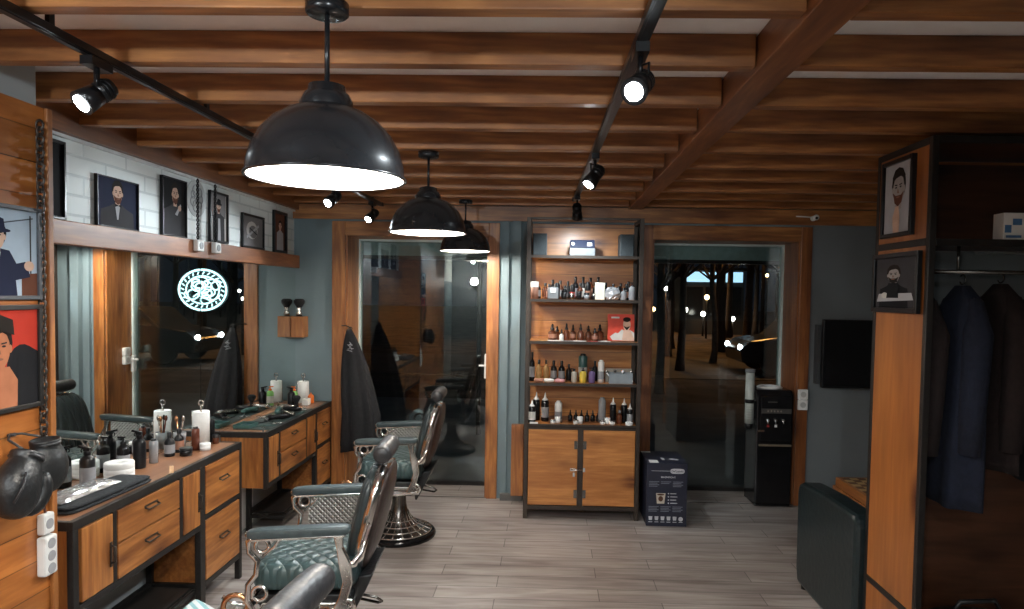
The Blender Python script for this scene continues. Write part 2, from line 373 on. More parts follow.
# lower reveal strip of brick skirting under the window is the floor itself
# ------------------------------------------------------------------ night street outside
M_SNOW = mat('trodden_ground', (.055, .040, .030), .9, noise=.75, nscale=1.6, bump=.4)
b = MB(); b.box(-40, 60, 5.82, 90, -.35, -.25); tag(obj('street_ground', b, M_SNOW), 'dark trodden ground of the park outside the windows', 'ground', kind='structure')
b = MB(); b.box(-4, 12, 5.81, 10.8, -.249, -.05); tag(obj('pavement', b, mat('pavement', (.11, .11, .11), .7, noise=.2, nscale=3)), 'grey pavement strip directly outside the glass', 'pavement', kind='structure')
b = MB(); b.box(-40, 60, 15.5, 20.5, -.249, -.235); tag(obj('road', b, mat('asphalt', (.05, .047, .045), .75, noise=.3, nscale=2)), 'asphalt road between the bare trees', 'road', kind='structure')
M_BARK = mat('bark', (.05, .038, .03), .9, noise=.4, nscale=12, bump=.5)
def tree(x, y, h, r, label):
    b = MB(); z0 = -.25; lean = random.uniform(-.4, .4)
    pts = [(x+lean*(t/h)*.6+random.uniform(-.06, .06), y, z0+t) for t in [h*i/6 for i in range(7)]]
    r *= .52; b.tube([(x, y, z0-.02), tuple(Vector(pts[0]).lerp(Vector(pts[1]), .3))]+pts[1:], [r*1.35, r*1.02]+[r*(1-.10*i) for i in range(1, 7)], 10)
    for i in range(22):
        k = random.randint(2, 5); p = Vector(pts[k]); a = random.uniform(0, 6.28); l = random.uniform(.6, 1.5)
        q = p+Vector((math.cos(a)*l*.5, math.sin(a)*l*.5, l*.35)); e = q+Vector((math.cos(a+.5)*l*.5, math.sin(a+.5)*l*.4, l*.6))
        b.tube([p, q, e], [r*.35, r*.22, r*.06], 6)
        for j in range(2):
            a2 = a+random.uniform(-1.2, 1.2); b.tube([q, q+Vector((math.cos(a2)*.5, math.sin(a2)*.4, .5)), q+Vector((math.cos(a2)*.9, math.sin(a2)*.6, .7))], [r*.15, r*.1, r*.03], 5)
    tag(obj('bare_tree', b, M_BARK), label, 'tree', 'bare trees outside')
TL = 'bare dark tree in the park beyond the right-hand window'
tdat = [(2.15, 13.2, 6, .17), (3.3, 17.2, 7, .2), (5.0, 14.4, 7, .2), (3.7, 21.4, 8, .25), (5.9, 23.4, 8, .26), (5.2, 31.5, 8, .25), (7.4, 25.6, 9, .3), (4.1, 11.2, 6, .15), (8.6, 13.2, 7, .33), (6.15, 12.4, 6, .2), (9.9, 29.5, 9, .3), (12.5, 27.5, 9, .3), (10.6, 21.2, 8, .25), (8.2, 31.5, 9, .3), (2.0, 24, 8, .22), (7.2, 21.6, 8, .2), (4.6, 19.2, 7, .17), (7.2, 29.5, 8, .22), (9.9, 33, 9, .25), (9.2, 20.2, 8, .2), (13.2, 31, 9, .26), (4.4, 24.5, 8, .18)]
ordn = ['first', 'second', 'third', 'fourth', 'fifth', 'sixth', 'seventh', 'eighth', 'ninth', 'tenth', 'eleventh', 'twelfth', 'thirteenth', 'fourteenth', 'fifteenth', 'sixteenth', 'seventeenth', 'eighteenth', 'nineteenth', 'twentieth']
def place(x, y, what):
    """where one sees it: straight through the right window, or in the mirror through the glass door"""
    if .13 < x/y < .35: return 0, x/y, what+' from the left, seen through the right-hand window'
    return 1, -(x+4.1)/y, what+' from the left among those reflected in the mirror'
def ranked(pts):
    pl = [(place(p[0], p[1], '')[:2]) for p in pts]; out = []
    for i, p in enumerate(pl): out.append(ordn[sorted([q[1] for q in pl if q[0] == p[0]]).index(p[1])])
    return out
for t, o_ in zip(tdat, ranked(tdat)): tree(*t, place(t[0], t[1], o_+' bare dark tree')[2])
# street lamps
def street_lamp(x, y, h, p, lab):
    t = thing('street_lamp', lab, 'street lamp', (x, y, -.25), 'orange street lamps')
    b = MB(); b.cyl((x, y, -.25), (x, y, h), .07, .045, 10); b.tube([(x, y, h), (x-.2, y-.3, h+.15), (x-.3, y-.7, h+.15)], .03, 8); obj('pole', b, M_IRON, t)
    b = MB(); b.ell((x-.3, y-.75, h+.12), .16, .28, .07); obj('lamp_head', b, M_IRON, t)
    b = MB(); b.ell((x-.3, y-.75, h+.06), .10, .2, .045, 10, 6); obj('bulb', b, mat('sodium_bulb', (1, .62, .28), emit=9), t)
    lamp_obj('lamp_light', 'SPOT', (x-.3, y-.75, h-.02), p, (1, .42, .10), t, aim=(x-.3, y-2.2, -.25), spot_size=2.0, spot_blend=.5, shadow_soft_size=.15)
street_lamp(6.2, 20.0, 4.6, 190, 'orange street lamp just beyond the road behind the parked car')
street_lamp(2.6, 27, 5, 650, 'orange street lamp among the far park trees on the left')
street_lamp(13.5, 22.5, 5, 650, 'orange street lamp beyond the road on the far right')
street_lamp(6.5, 33, 5, 650, 'orange street lamp farthest away behind the trees')
M_BULBW = mat('far_white_bulb', (1, .95, .85), emit=14)
b0 = None
far = [(3.6, 40, 2.2), (6.3, 44, 3.4), (8.4, 41, 1.5), (5.2, 50, 1.2), (11, 47, 2.0), (10.6, 38, 4.6), (14.5, 46, 3.0), (17.5, 44, 3.8), (21, 46, 2.2), (24, 48, 4.4), (19, 50, 1.4), (7.7, 47, 5.4), (9.6, 52, 1.5), (9.1, 43, 2.9), (12.4, 43, 1.7), (7.0, 30.6, 1.5), (6.3, 31.8, .9), (7.3, 32.6, .7), (5.6, 37, .8), (8.6, 32.2, .5), (5.6, 33.2, 1.9), (11.2, 41, 3.6), (16, 44, .9), (18.2, 42, 1.2), (8.9, 45, .6)]
rk = ranked(far)
for i, (x, y, z) in enumerate(far):
    t = thing('park_lantern', place(x, y, rk[i]+' tiny distant bright lantern')[2], 'lantern', (x, y, -.25), 'distant park lanterns')
    b = MB(); b.cyl((x, y, -.25), (x, y, z), .05, .04, 8); obj('pole', b, M_IRON, t)
    b = MB(); b.ell((x, y, z+.1), .11, .11, .12, 10, 6); obj('globe', b, M_BULBW if i % 3 else MATS['sodium_bulb'], t)
# lit kiosk far away
t = thing('kiosk', 'low kiosk with a bluish white lit fascia beyond the park', 'kiosk', (12.5, 34, -.25))
b = MB(); b.box(6.6, 9.6, 34, 37, -.25, 2.9); obj('walls', b, mat('kiosk_wall', (.03, .03, .03), .8), t)
b = MB(); b.box(6.4, 9.8, 33.6, 37.2, 2.9, 3.05); obj('roof', b, M_IRON, t)
b = MB(); b.box(6.7, 9.5, 33.9, 33.99, 2.35, 2.85); obj('lit_fascia', b, mat('fascia_light', (.45, .75, 1), emit=.9), t)
for k in range(3):
    b = MB(); b.box(6.75+k*.95, 7.55+k*.95, 33.93, 33.99, .7, 2.1); obj('window', b, M_GLOSSB, t)
# parked car with headlights
def car(x, y, lab):
    t = thing('car', lab, 'car', (x, y, -.235)); z = -.235
    prof = [(-2.1, .28), (-2.15, .62), (-1.9, .82), (-1.25, .92), (-.75, 1.38), (.75, 1.42), (1.5, 1.0), (2.05, .92), (2.15, .55), (2.1, .28)]
    b = MB(); b.prism([(x+p, z+q) for p, q in prof], 1, y-.8, y+.8); obj('body', b, mat('car_paint', (.06, .07, .08), .25, .4), t, bevel=.06)
    b = MB(); b.prism([(x+p, z+q) for p, q in ((-1.1, .95), (-.68, 1.3), (.7, 1.34), (1.25, 1.0))], 1, y-.81, y+.81); obj('side_windows', b, M_GLOSSB, t)
    for sx in (-1.35, 1.35):
        for sy in (-.8, .66):
            b = MB(); b.cyl((x+sx, y+sy, z+.32), (x+sx, y+sy+.14, z+.32), .32, n=20); obj('wheel', b, M_BLACK, t)
    for sy in (-.6, .6):
        b = MB(); b.ell((x-2.12, y+sy, z+.66), .05, .11, .07, 12, 8); obj('headlight', b, mat('headlight', (.9, .95, 1), emit=22), t)
car(6.75, 17.2, 'dark car with bright headlights on the road between the trees')
# glowing round sign outside, seen in the mirror
SX, SY, SZ = .06, 8.0, 1.63
t = thing('round_lit_sign', 'oval glowing white sign with black interlaced lettering, reflected in the mirror', 'sign', (SX, SY, 2.5))
b = MB(); b.cyl((SX, SY+.03, SZ), (SX, SY+.10, SZ), 1, n=40)
for i, v in enumerate(b.v): b.v[i] = (SX+(v[0]-SX)*.305, v[1], SZ+(v[2]-SZ)*.26)
obj('sign_case', b, M_BLACK, t)
b = MB()
MS = mat('sign_glow', (.62, .95, 1), emit=1.9)
for (rx, rz, tk) in ((.285, .24, .013), (.20, .165, .009)):
    b.tube([(SX+rx*math.cos(a), SY, SZ+rz*math.sin(a)) for a in [2*math.pi*i/36 for i in range(36)]], tk, 6, closed=True)
for i in range(24):
    a = 2*math.pi*i/24; b.tube([(SX+.225*math.cos(a), SY, SZ+.185*math.sin(a)), (SX+.26*math.cos(a+.08), SY, SZ+.215*math.sin(a+.08))], .008, 5)
for k, (ox, oz) in enumerate(((-.10, .06), (.0, .08), (.10, .05), (-.11, -.05), (-.02, -.02), (.08, -.06), (.02, -.11), (-.04, .03))):
    pts = []
    for i in range(16):
        a = k*1.1+i*.55; q = .075-.002*i; pts.append((SX+ox+q*1.3*math.cos(a)+.012*i*(1 if k % 2 else -1)*.5, SY, SZ+oz+q*math.sin(a)))
    b.tube(pts, .009, 5)
obj('glowing_script', b, MS, t)
b = MB(); b.cyl((SX-.2, SY+.065, SZ+.2), (SX-.2, SY+.065, 2.75), .008, n=6); b.cyl((SX+.2, SY+.065, SZ+.2), (SX+.2, SY+.065, 2.75), .008, n=6); b.cyl((SX-.9, SY+.065, 2.76), (SX+.9, SY+.065, 2.76), .02, n=6); b.cyl((SX+.9, SY+.065, 2.76), (SX+.9, SY+.065, -.25), .03, n=8)
b.cyl((SX-.9, SY+.065, 2.76), (SX-.9, SY+.065, -.25), .03, n=8); obj('hanging_frame', b, M_IRON, t)

# ------------------------------------------------------------------ mirrors
for y0, y1, lab in ((2.40, 3.915, 'large wall mirror above the near dressing counter'), (3.92, YB-.002, 'large wall mirror above the far dressing counter, reaching the corner')):
    t = thing('wall_mirror', lab, 'mirror', (XL, (y0+y1)/2, .74), 'wall mirrors')
    b = MB(); b.box(XL, XL+.008, y0, y1, .74, 1.82); obj('backing', b, M_BLACK, t)
    b = MB(); b.box(XL+.008, XL+.012, y0+.001, y1-.001, .741, 1.82); obj('mirror_glass', b, M_MIRROR, t)
XM = XL+.012

# ------------------------------------------------------------------ left partition box with board cladding
b = MB(); b.box(XL, -1.77, .2, 2.37, 0, 2.265); obj_p = obj('board_partition', b, W_PANEL); tag(obj_p, 'orange-stained board partition at the left edge carrying two framed portraits', 'partition')
obj_p['kind'] = 'structure'; obj_p.name = 'wall_partition'
# trim corner batten
b = MB(); b.box(-1.769, -1.755, 2.345, 2.37, 0, 2.265); struct('trim_24', b, W_Z, 'corner batten of the partition', bevel=.003)
b = MB()
for i in range(52):
    z = 2.20-i*.0235
    b.torus((-1.758, 2.312, z), .013, .0042, (1, 0, 0) if i % 2 else (0, 1, 0), 10, 6)
    for j in range(len(b.v)-60, len(b.v)): v = b.v[j]; b.v[j] = (v[0], v[1], z+(v[2]-z)*1.25)
tag(obj('hanging_chain', b, M_IRONB), 'dark iron chain hanging down the edge of the board partition', 'chain')

# ------------------------------------------------------------------ pictures
C = lambda n, c: mat('print_'+n, c, .85, noise=.05, spec=.15)
def el(cx, cy, rx, ry, n=18, a0=0): return [(cx+rx*math.cos(a0+2*math.pi*i/n), cy+ry*math.sin(a0+2*math.pi*i/n)) for i in range(n)]
def picture(side, x, y0, y1, z0, z1, label, art, bg, fw=.012, fmat=None, group='framed portraits', thick=.018, mount=None):
    sg = 1 if side == 'L' else -1          # direction the picture faces along x
    t = thing('framed_picture', label, 'picture', (x, (y0+y1)/2, z0), group)
    xa, xb = sorted((x, x+sg*thick)); b = MB()
    b.box(xa, xb, y0, y0+fw, z0, z1); b.box(xa, xb, y1-fw, y1, z0, z1); b.box(xa, xb, y0+fw, y1-fw, z0, z0+fw); b.box(xa, xb, y0+fw, y1-fw, z1-fw, z1)
    obj('frame', b, fmat or M_BLACK, t, bevel=.002)
    b = MB(); mats = [bg]; xs = sorted((x+sg*.002, x+sg*.008))
    b.box(xs[0], xs[1], y0+fw, y1-fw, z0+fw, z1-fw)
    W = y1-y0-2*fw; H = z1-z0-2*fw
    for i, (mm, poly) in enumerate(art):
        if mm not in mats: mats.append(mm)
        b.cur = mats.index(mm); h = x+sg*(.0081+.00025*i)
        cl = [(min(1, max(0, u)), min(1, max(0, v))) for u, v in poly]
        pts = [(h, (y0+fw+u*W) if sg > 0 else (y1-fw-u*W), z0+fw+v*H) for u, v in cl]
        b.add(pts, [tuple(range(len(pts)))])
    obj('print', b, mats, t); return t
def head(cx, cy, s, skin, hair, asp=1.0, hat=None, beard=None, eyes=True, coat=None, shirt=None, big=.5):
    """head of half-width s, aspect asp = print width / height"""
    k = asp; a = []
    if coat: a.append((coat, [(cx-big, 0), (cx-big*.95, cy-2.2*s*k), (cx-big*.5, cy-1.75*s*k), (cx-.5*s, cy-1.25*s*k), (cx+.5*s, cy-1.25*s*k), (cx+big*.5, cy-1.75*s*k), (cx+big*.95, cy-2.2*s*k), (cx+big, 0)]))
    a.append((skin, [(cx-.45*s, cy-1.6*s*k), (cx-.45*s, cy-.6*s*k), (cx+.45*s, cy-.6*s*k), (cx+.45*s, cy-1.6*s*k)]))
    if shirt: a.append((shirt, [(cx-.5*s, cy-1.4*s*k), (cx+.5*s, cy-1.4*s*k), (cx+.12*s, cy-3.2*s*k), (cx-.12*s, cy-3.2*s*k)]))
    if hair: a.append((hair, el(cx, cy+.25*s*k, 1.08*s, 1.25*s*k)))
    a.append((skin, el(cx, cy-.1*s*k, .86*s, 1.2*s*k)))
    if hair and not hat: a.append((hair, [(cx-.95*s, cy+.15*s*k), (cx-1.0*s, cy+.9*s*k), (cx-.6*s, cy+1.45*s*k), (cx, cy+1.6*s*k), (cx+.6*s, cy+1.45*s*k), (cx+1.0*s, cy+.9*s*k), (cx+.95*s, cy+.15*s*k), (cx+.72*s, cy+.7*s*k), (cx+.3*s, cy+.9*s*k), (cx-.4*s, cy+.8*s*k), (cx-.75*s, cy+.6*s*k)]))
    for sx in (-1, 1): a.append((skin, el(cx+sx*.88*s, cy-.1*s*k, .14*s, .26*s*k, 8)))
    if beard: a.append((beard, [(cx-.8*s, cy-.3*s*k), (cx-.55*s, cy-1.1*s*k), (cx, cy-1.4*s*k), (cx+.55*s, cy-1.1*s*k), (cx+.8*s, cy-.3*s*k), (cx+.4*s, cy-.55*s*k), (cx-.4*s, cy-.55*s*k)]))
    D = C('dark', (.02, .018, .018))
    for sx in (-1, 1):
        a.append((D, el(cx+sx*.36*s, cy+.08*s*k, .16*s, .07*s*k, 8)))
        a.append((D, [(cx+sx*.15*s, cy+.28*s*k), (cx+sx*.58*s, cy+.34*s*k), (cx+sx*.58*s, cy+.25*s*k), (cx+sx*.15*s, cy+.19*s*k)]))
    SH = C('shade', (.24, .11, .07))
    a.append((SH, [(cx-.05*s, cy+.05*s*k), (cx+.14*s, cy-.38*s*k), (cx-.12*s, cy-.38*s*k)]))
    a.append((SH, el(cx, cy-.68*s*k, .3*s, .08*s*k, 10)))
    if hat:
        a.append((hat, [(cx-.9*s, cy+.5*s*k), (cx-.8*s, cy+1.55*s*k), (cx-.1*s, cy+1.75*s*k), (cx+.75*s, cy+1.5*s*k), (cx+.9*s, cy+.5*s*k)]))
        a.append((hat, el(cx, cy+.5*s*k, 1.45*s, .22*s*k)))
    return a
NAVY = C('navy', (.018, .022, .05)); BLK = C('black', (.012, .012, .014)); SKY = C('sky', (.42, .52, .62)); RED = C('red', (.42, .035, .02)); HAIR = C('hair', (.02, .015, .012))
CREAM = C('cream', (.55, .53, .5)); DKG = C('dark_grey', (.05, .048, .052)); MID = C('mid_grey', (.2, .19, .19)); PALE = C('pale', (.42, .42, .44)); BRN = C('brown', (.13, .05, .03))
F1 = mat('grey_frame', (.06, .065, .075), .4)
art = [(C('wire', (.08, .09, .11)), [(.35, .80), (.95, .93), (.95, .915), (.35, .785)]), (C('wire', ()) if 0 else DKG, [(.90, .1), (.92, .1), (.92, .95), (.90, .95)]), (BRN, [(.78, 0), (.78, .25), (1, .27), (1, 0)])]
art += [(NAVY, [(.05, 0), (.08, .45), (.35, .56), (.62, .52), (.72, .36), (.88, .30), (.9, .22), (.70, .18), (.72, 0)])]
art += head(.44, .68, .13, M_SKIN, HAIR, 1.0, hat=NAVY, shirt=CREAM)
art += [(NAVY, [(.1, .32), (.5, .33), (.82, .40), (.82, .30), (.5, .17), (.1, .16)]), (M_SKIN, el(.87, .35, .07, .06))]
picture('L', -1.77, 1.97, 2.31, 1.602, 1.912, 'grey-framed portrait of a man in a dark hat on the partition', art, SKY, .014, F1)
art = [(BLK, el(.78, .38, .22, .26)), (M_SKIN2, [(.0, 0), (.05, .30), (.3, .42), (.6, .42), (.75, .22), (.72, 0)]), (BLK, el(.12, .18, .2, .22)), (BLK, [(.70, .0), (.72, .55), (.86, .62), (1, .55), (1, 0)])]
art += head(.46, .62, .17, M_SKIN2, HAIR, 1.0)
art += [(HAIR, [(.28, .74), (.30, .90), (.46, .96), (.64, .90), (.66, .74), (.46, .80)])]
picture('L', -1.77, 1.97, 2.31, 1.235, 1.585, 'dark-framed red poster of a bare-chested boxer on the partition', art, RED, .016, M_IRON)
P = XL+.0
art = [(PALE, [(.1, .35), (.4, .3), (.6, .5), (.55, 1), (.0, 1)]), (BLK, [(0, .6), (.5, .45), (.5, .5), (0, .7)]), (PALE, [(.1, .2), (.7, .18), (.7, .26), (.1, .28)])]
picture('L', P, 2.60, 2.82, 1.925, 2.25, 'dark framed picture with pale shapes, half hidden behind the partition', art, BLK)
art = head(.5, .72, .13, M_SKIN, HAIR, 1.35, coat=DKG, shirt=PALE, beard=BRN, big=.42)
picture('L', P, 3.015, 3.325, 1.925, 2.157, 'wide dark portrait of a bearded man in suit and bow tie', art+[(BLK, [(.42, .42), (.5, .45), (.58, .42), (.58, .49), (.5, .46), (.42, .49)])], NAVY, .006)
art = head(.55, .74, .15, M_SKIN, HAIR, .9, coat=DKG, big=.5, beard=BRN)+[(PALE, [(.52, .38), (.62, .36), (.8, .55), (.75, .58)]), (M_SKIN, el(.72, .5, .07, .05))]
picture('L', P, 3.53, 3.77, 1.927, 2.24, 'tall dark portrait of a long-haired man leaning on his hand', art, BLK, .006)
art = [(MID, [(.05, .5), (.95, .5), (.95, 1), (.05, 1)])]+head(.5, .74, .13, M_SKIN, HAIR, .75, hat=BLK, coat=DKG, big=.38, beard=BRN)+[(PALE, [(.42, .0), (.44, .48), (.56, .48), (.60, 0)])]
picture('L', P, 4.03, 4.26, 1.93, 2.238, 'narrow portrait of a man in a brimmed hat with a pale apron', art, CREAM, .014)
art = [(MID, el(.5, .5, .42, .44)), (CREAM, el(.45, .55, .28, .3)), (MID, el(.5, .5, .2, .22)), (PALE, [(.2, .25), (.8, .7), (.78, .78), (.18, .33)]), (DKG, [(.3, .6), (.7, .4), (.72, .44), (.32, .64)])]
picture('L', P, 4.46, 4.80, 1.925, 2.155, 'black-framed greyish abstract print on the white brick', art, MID, .016)
art = [(BRN, [(.1, 0), (.1, 1), (.9, 1), (.9, 0)])]+head(.5, .68, .13, M_SKIN, HAIR, .7, coat=PALE, big=.3)
picture('L', P, 4.97, 5.22, 1.925, 2.235, 'narrow dark-framed portrait nearest the back corner', art, BLK, .02)
b = MB(); b.box(XL+.0005, XL+.012, 4.40, 4.62, .03, .50); tag(obj('white_wall_panel', b, M_WHITE, bevel=.003), 'narrow white panel on the wall low under the far counter', 'panel')
# round mark on the brick and the two hanging sockets
b = MB(); b.cyl((XL, 3.895, 2.165), (XL+.004, 3.895, 2.165), .105, n=32); rs = obj('round_wall_plaque', b, mat('plaque_pale', (.50, .53, .53), .7)); tag(rs, 'pale round plaque with faint grey marks on the white brick', 'plaque')
b = MB()
for k in range(7):
    a = k*.9; b.torus((XL+.0055, 3.895+.045*math.cos(a), 2.165+.045*math.sin(a)), .022+.006*(k % 3), .0022, (1, 0, 0), 14, 4)
mk = obj('grey_scroll_marks', b, mat('plaque_grey', (.25, .27, .28), .7), rs); mk.location = (0, 0, 0)
for v in mk.data.vertices: pass
for i, (y, lab) in enumerate(((3.81, 'white socket on the rail nearer the camera'), (4.01, 'white socket on the rail nearer the back corner'))):
    t = thing('wall_socket', lab, 'socket', (XL+.045, y, 1.865), 'sockets on the wooden rail')
    b = MB(); b.box(XL+.0455, XL+.075, y-.035, y+.035, 1.858, 1.922); obj('housing', b, M_WHITE, t, bevel=.006)
    b = MB(); b.cyl((XL+.075, y, 1.89), (XL+.077, y, 1.89), .02, n=20); b.cyl((XL+.077, y-.008, 1.89), (XL+.0775, y-.008, 1.89), .003, n=8); b.cyl((XL+.077, y+.008, 1.89), (XL+.0775, y+.008, 1.89), .003, n=8); obj('socket_face', b, M_GREY, t)
    b = MB()
    for ph in (0, math.pi): b.tube([(XL+.055+.005*math.cos(z*130+ph), y+.005*math.sin(z*130+ph), z) for z in [1.922+.0078*j for j in range(int((2.28-1.922)/.0078))]], .004, 6)
    obj('twisted_cable', b, M_BLACK, t)

# ------------------------------------------------------------------ dressing counters
XF = -1.74
def counter(y0, top, ys, label, near):
    """ys: breakpoints along the front: door, drawers, small door, block"""
    t = thing('dressing_counter', label, 'counter', (XF, y0, 0), 'dressing counters along the mirrors')
    a0, a1, b0_, b1, c0, c1, e0, e1 = ys; z = top; q = .035
    xb = XM+.004; y1 = e1+.03
    b = MB(); b.box(xb, XF-.025, y0+.02, y1-.02, z-.028, z-.002); obj('worktop', b, W_TOP, t)
    b = MB(); fr = .022
    b.box(XF-.025, XF, y0, y1, z-.035, z); b.box(xb, XF-.025, y0, y0+.02, z-.035, z); b.box(xb, XF-.025, y1-.02, y1, z-.035, z)
    b.box(XF-.025, XF, y0, y0+.03, z-.36, z-.035)                        # near post
    for u, v in ((a1, b0_), (b1, c0)): b.box(XF-.02, XF, u+.001, v-.001, z-.325, z-.035)
    b.box(XF-.03, XF, c1+.001, e0-.001, 0, z-.035)                          # tall post
    b.box(XF-.03, XF, e1, y1, 0, z-.035)
    b.box(XF-.022, XF, y0+.03, c1, z-.352, z-.325)
    b.box(XF-.022, XF, e0, e1, .12, .15); b.box(XF-.02, XF, e0, e1, z-.315, z-.29)
    b.box(xb, xb+.03, e0-.03, e0, 0, z-.035); b.box(xb, xb+.03, y1-.03, y1, 0, z-.035)
    b.box(xb, XF-.03, e0-.028, e0-.006, .12, .145); b.box(xb, XF-.03, y1-.025, y1, .12, .145)
    ym = a0+.33; b.box(xb, xb+.03, ym, ym+.03, 0, z-.352); b.box(xb+.031, xb+.04, ym, ym+.03, 0, .02)
    b.box(xb, xb+.03, ym+.03, e0-.03, .12, .145); b.box(XF-.05, XF-.03, ym+.03, e0-.03, .10, .12); b.box(xb+.03, XF-.03, ym, ym+.025, .10, .12)
    obj('iron_frame', b, M_IRON, t, bevel=.002)
    b = MB(); b.box(xb+.001, XF-.0255, y0+.004, y0+.02, z-.352, z-.036); b.box(xb, XF-.023, y0+.02, c1, z-.352, z-.335); obj('side_panel', b, W_Z, t)
    b = MB(); b.box(xb+.03, XF-.03, e0-.008, e0+.006, .145, z-.04); obj('side_panel', b, W_Y, t)
    b = MB(); b.box(xb+.002, XF-.025, e1-.004, e1+.01, .16, z-.04); obj('side_panel', b, W_Y, t)
    b = MB(); b.box(xb+.001, xb+.012, y0+.02, e0-.031, z-.33, z-.04); b.box(xb+.03, xb+.035, e0+.01, e1-.01, .15, z-.04); obj('back_panel', b, W_Y, t)
    b = MB(); b.box(xb+.036, XF-.03, e0+.01, e1-.01, .15, .16); obj('bottom_panel', b, W_Y, t)
    b = MB(); b.box(xb+.03, XF-.055, ym+.05, e0-.035, .121, .131); obj('low_shelf', b, M_IRON, t)
    def front(kind, u, v, z0, z1, hor):
        d = MB(); d.box(XF-.016, XF+.002, u+.004, v-.004, z0, z1); o = obj(kind, d, W_Y if hor else W_Z, t, bevel=.002)
        h = MB(); ym, zm = (u+v)/2, (z0+z1)/2+(.02 if hor else -.02)
        if kind == 'door':
            yy = v-.02 if near else v-.025; h.box(XF+.002, XF+.006, yy-.006, yy+.006, zm-.05, zm+.05); h.tube([(XF+.006, yy, zm-.035), (XF+.022, yy, zm-.03), (XF+.022, yy, zm+.03), (XF+.006, yy, zm+.035)], .004, 6)
        else:
            h.tube([(XF+.002, ym-.045, zm), (XF+.018, ym-.042, zm-.006), (XF+.018, ym+.042, zm-.006), (XF+.002, ym+.045, zm)], .004, 6); h.box(XF+.002, XF+.0035, ym-.05, ym+.05, zm+.001, zm+.010)
        obj('handle', h, M_IRONB, o)
    front('door', a0, a1, z-.32, z-.04, 0)
    front('drawer', b0_, b1, z-.172, z-.04, 1); front('drawer', b0_, b1, z-.322, z-.18, 1)
    front('door', c0, c1, z-.32, z-.04, 0)
    front('drawer', e0, e1, z-.285, z-.04, 1); front('drawer', e0, e1, .155, z-.32, 1)
    return t
ctr1 = counter(2.425, .782, (2.465, 2.655, 2.68, 3.145, 3.175, 3.335, 3.385, 3.765), 'wooden iron-framed dressing counter nearest the camera', 1)
ctr2 = counter(4.14, .762, (4.165, 4.325, 4.35, 4.815, 4.835, 5.015, 5.05, 5.355), 'wooden iron-framed dressing counter reaching the back corner', 0)

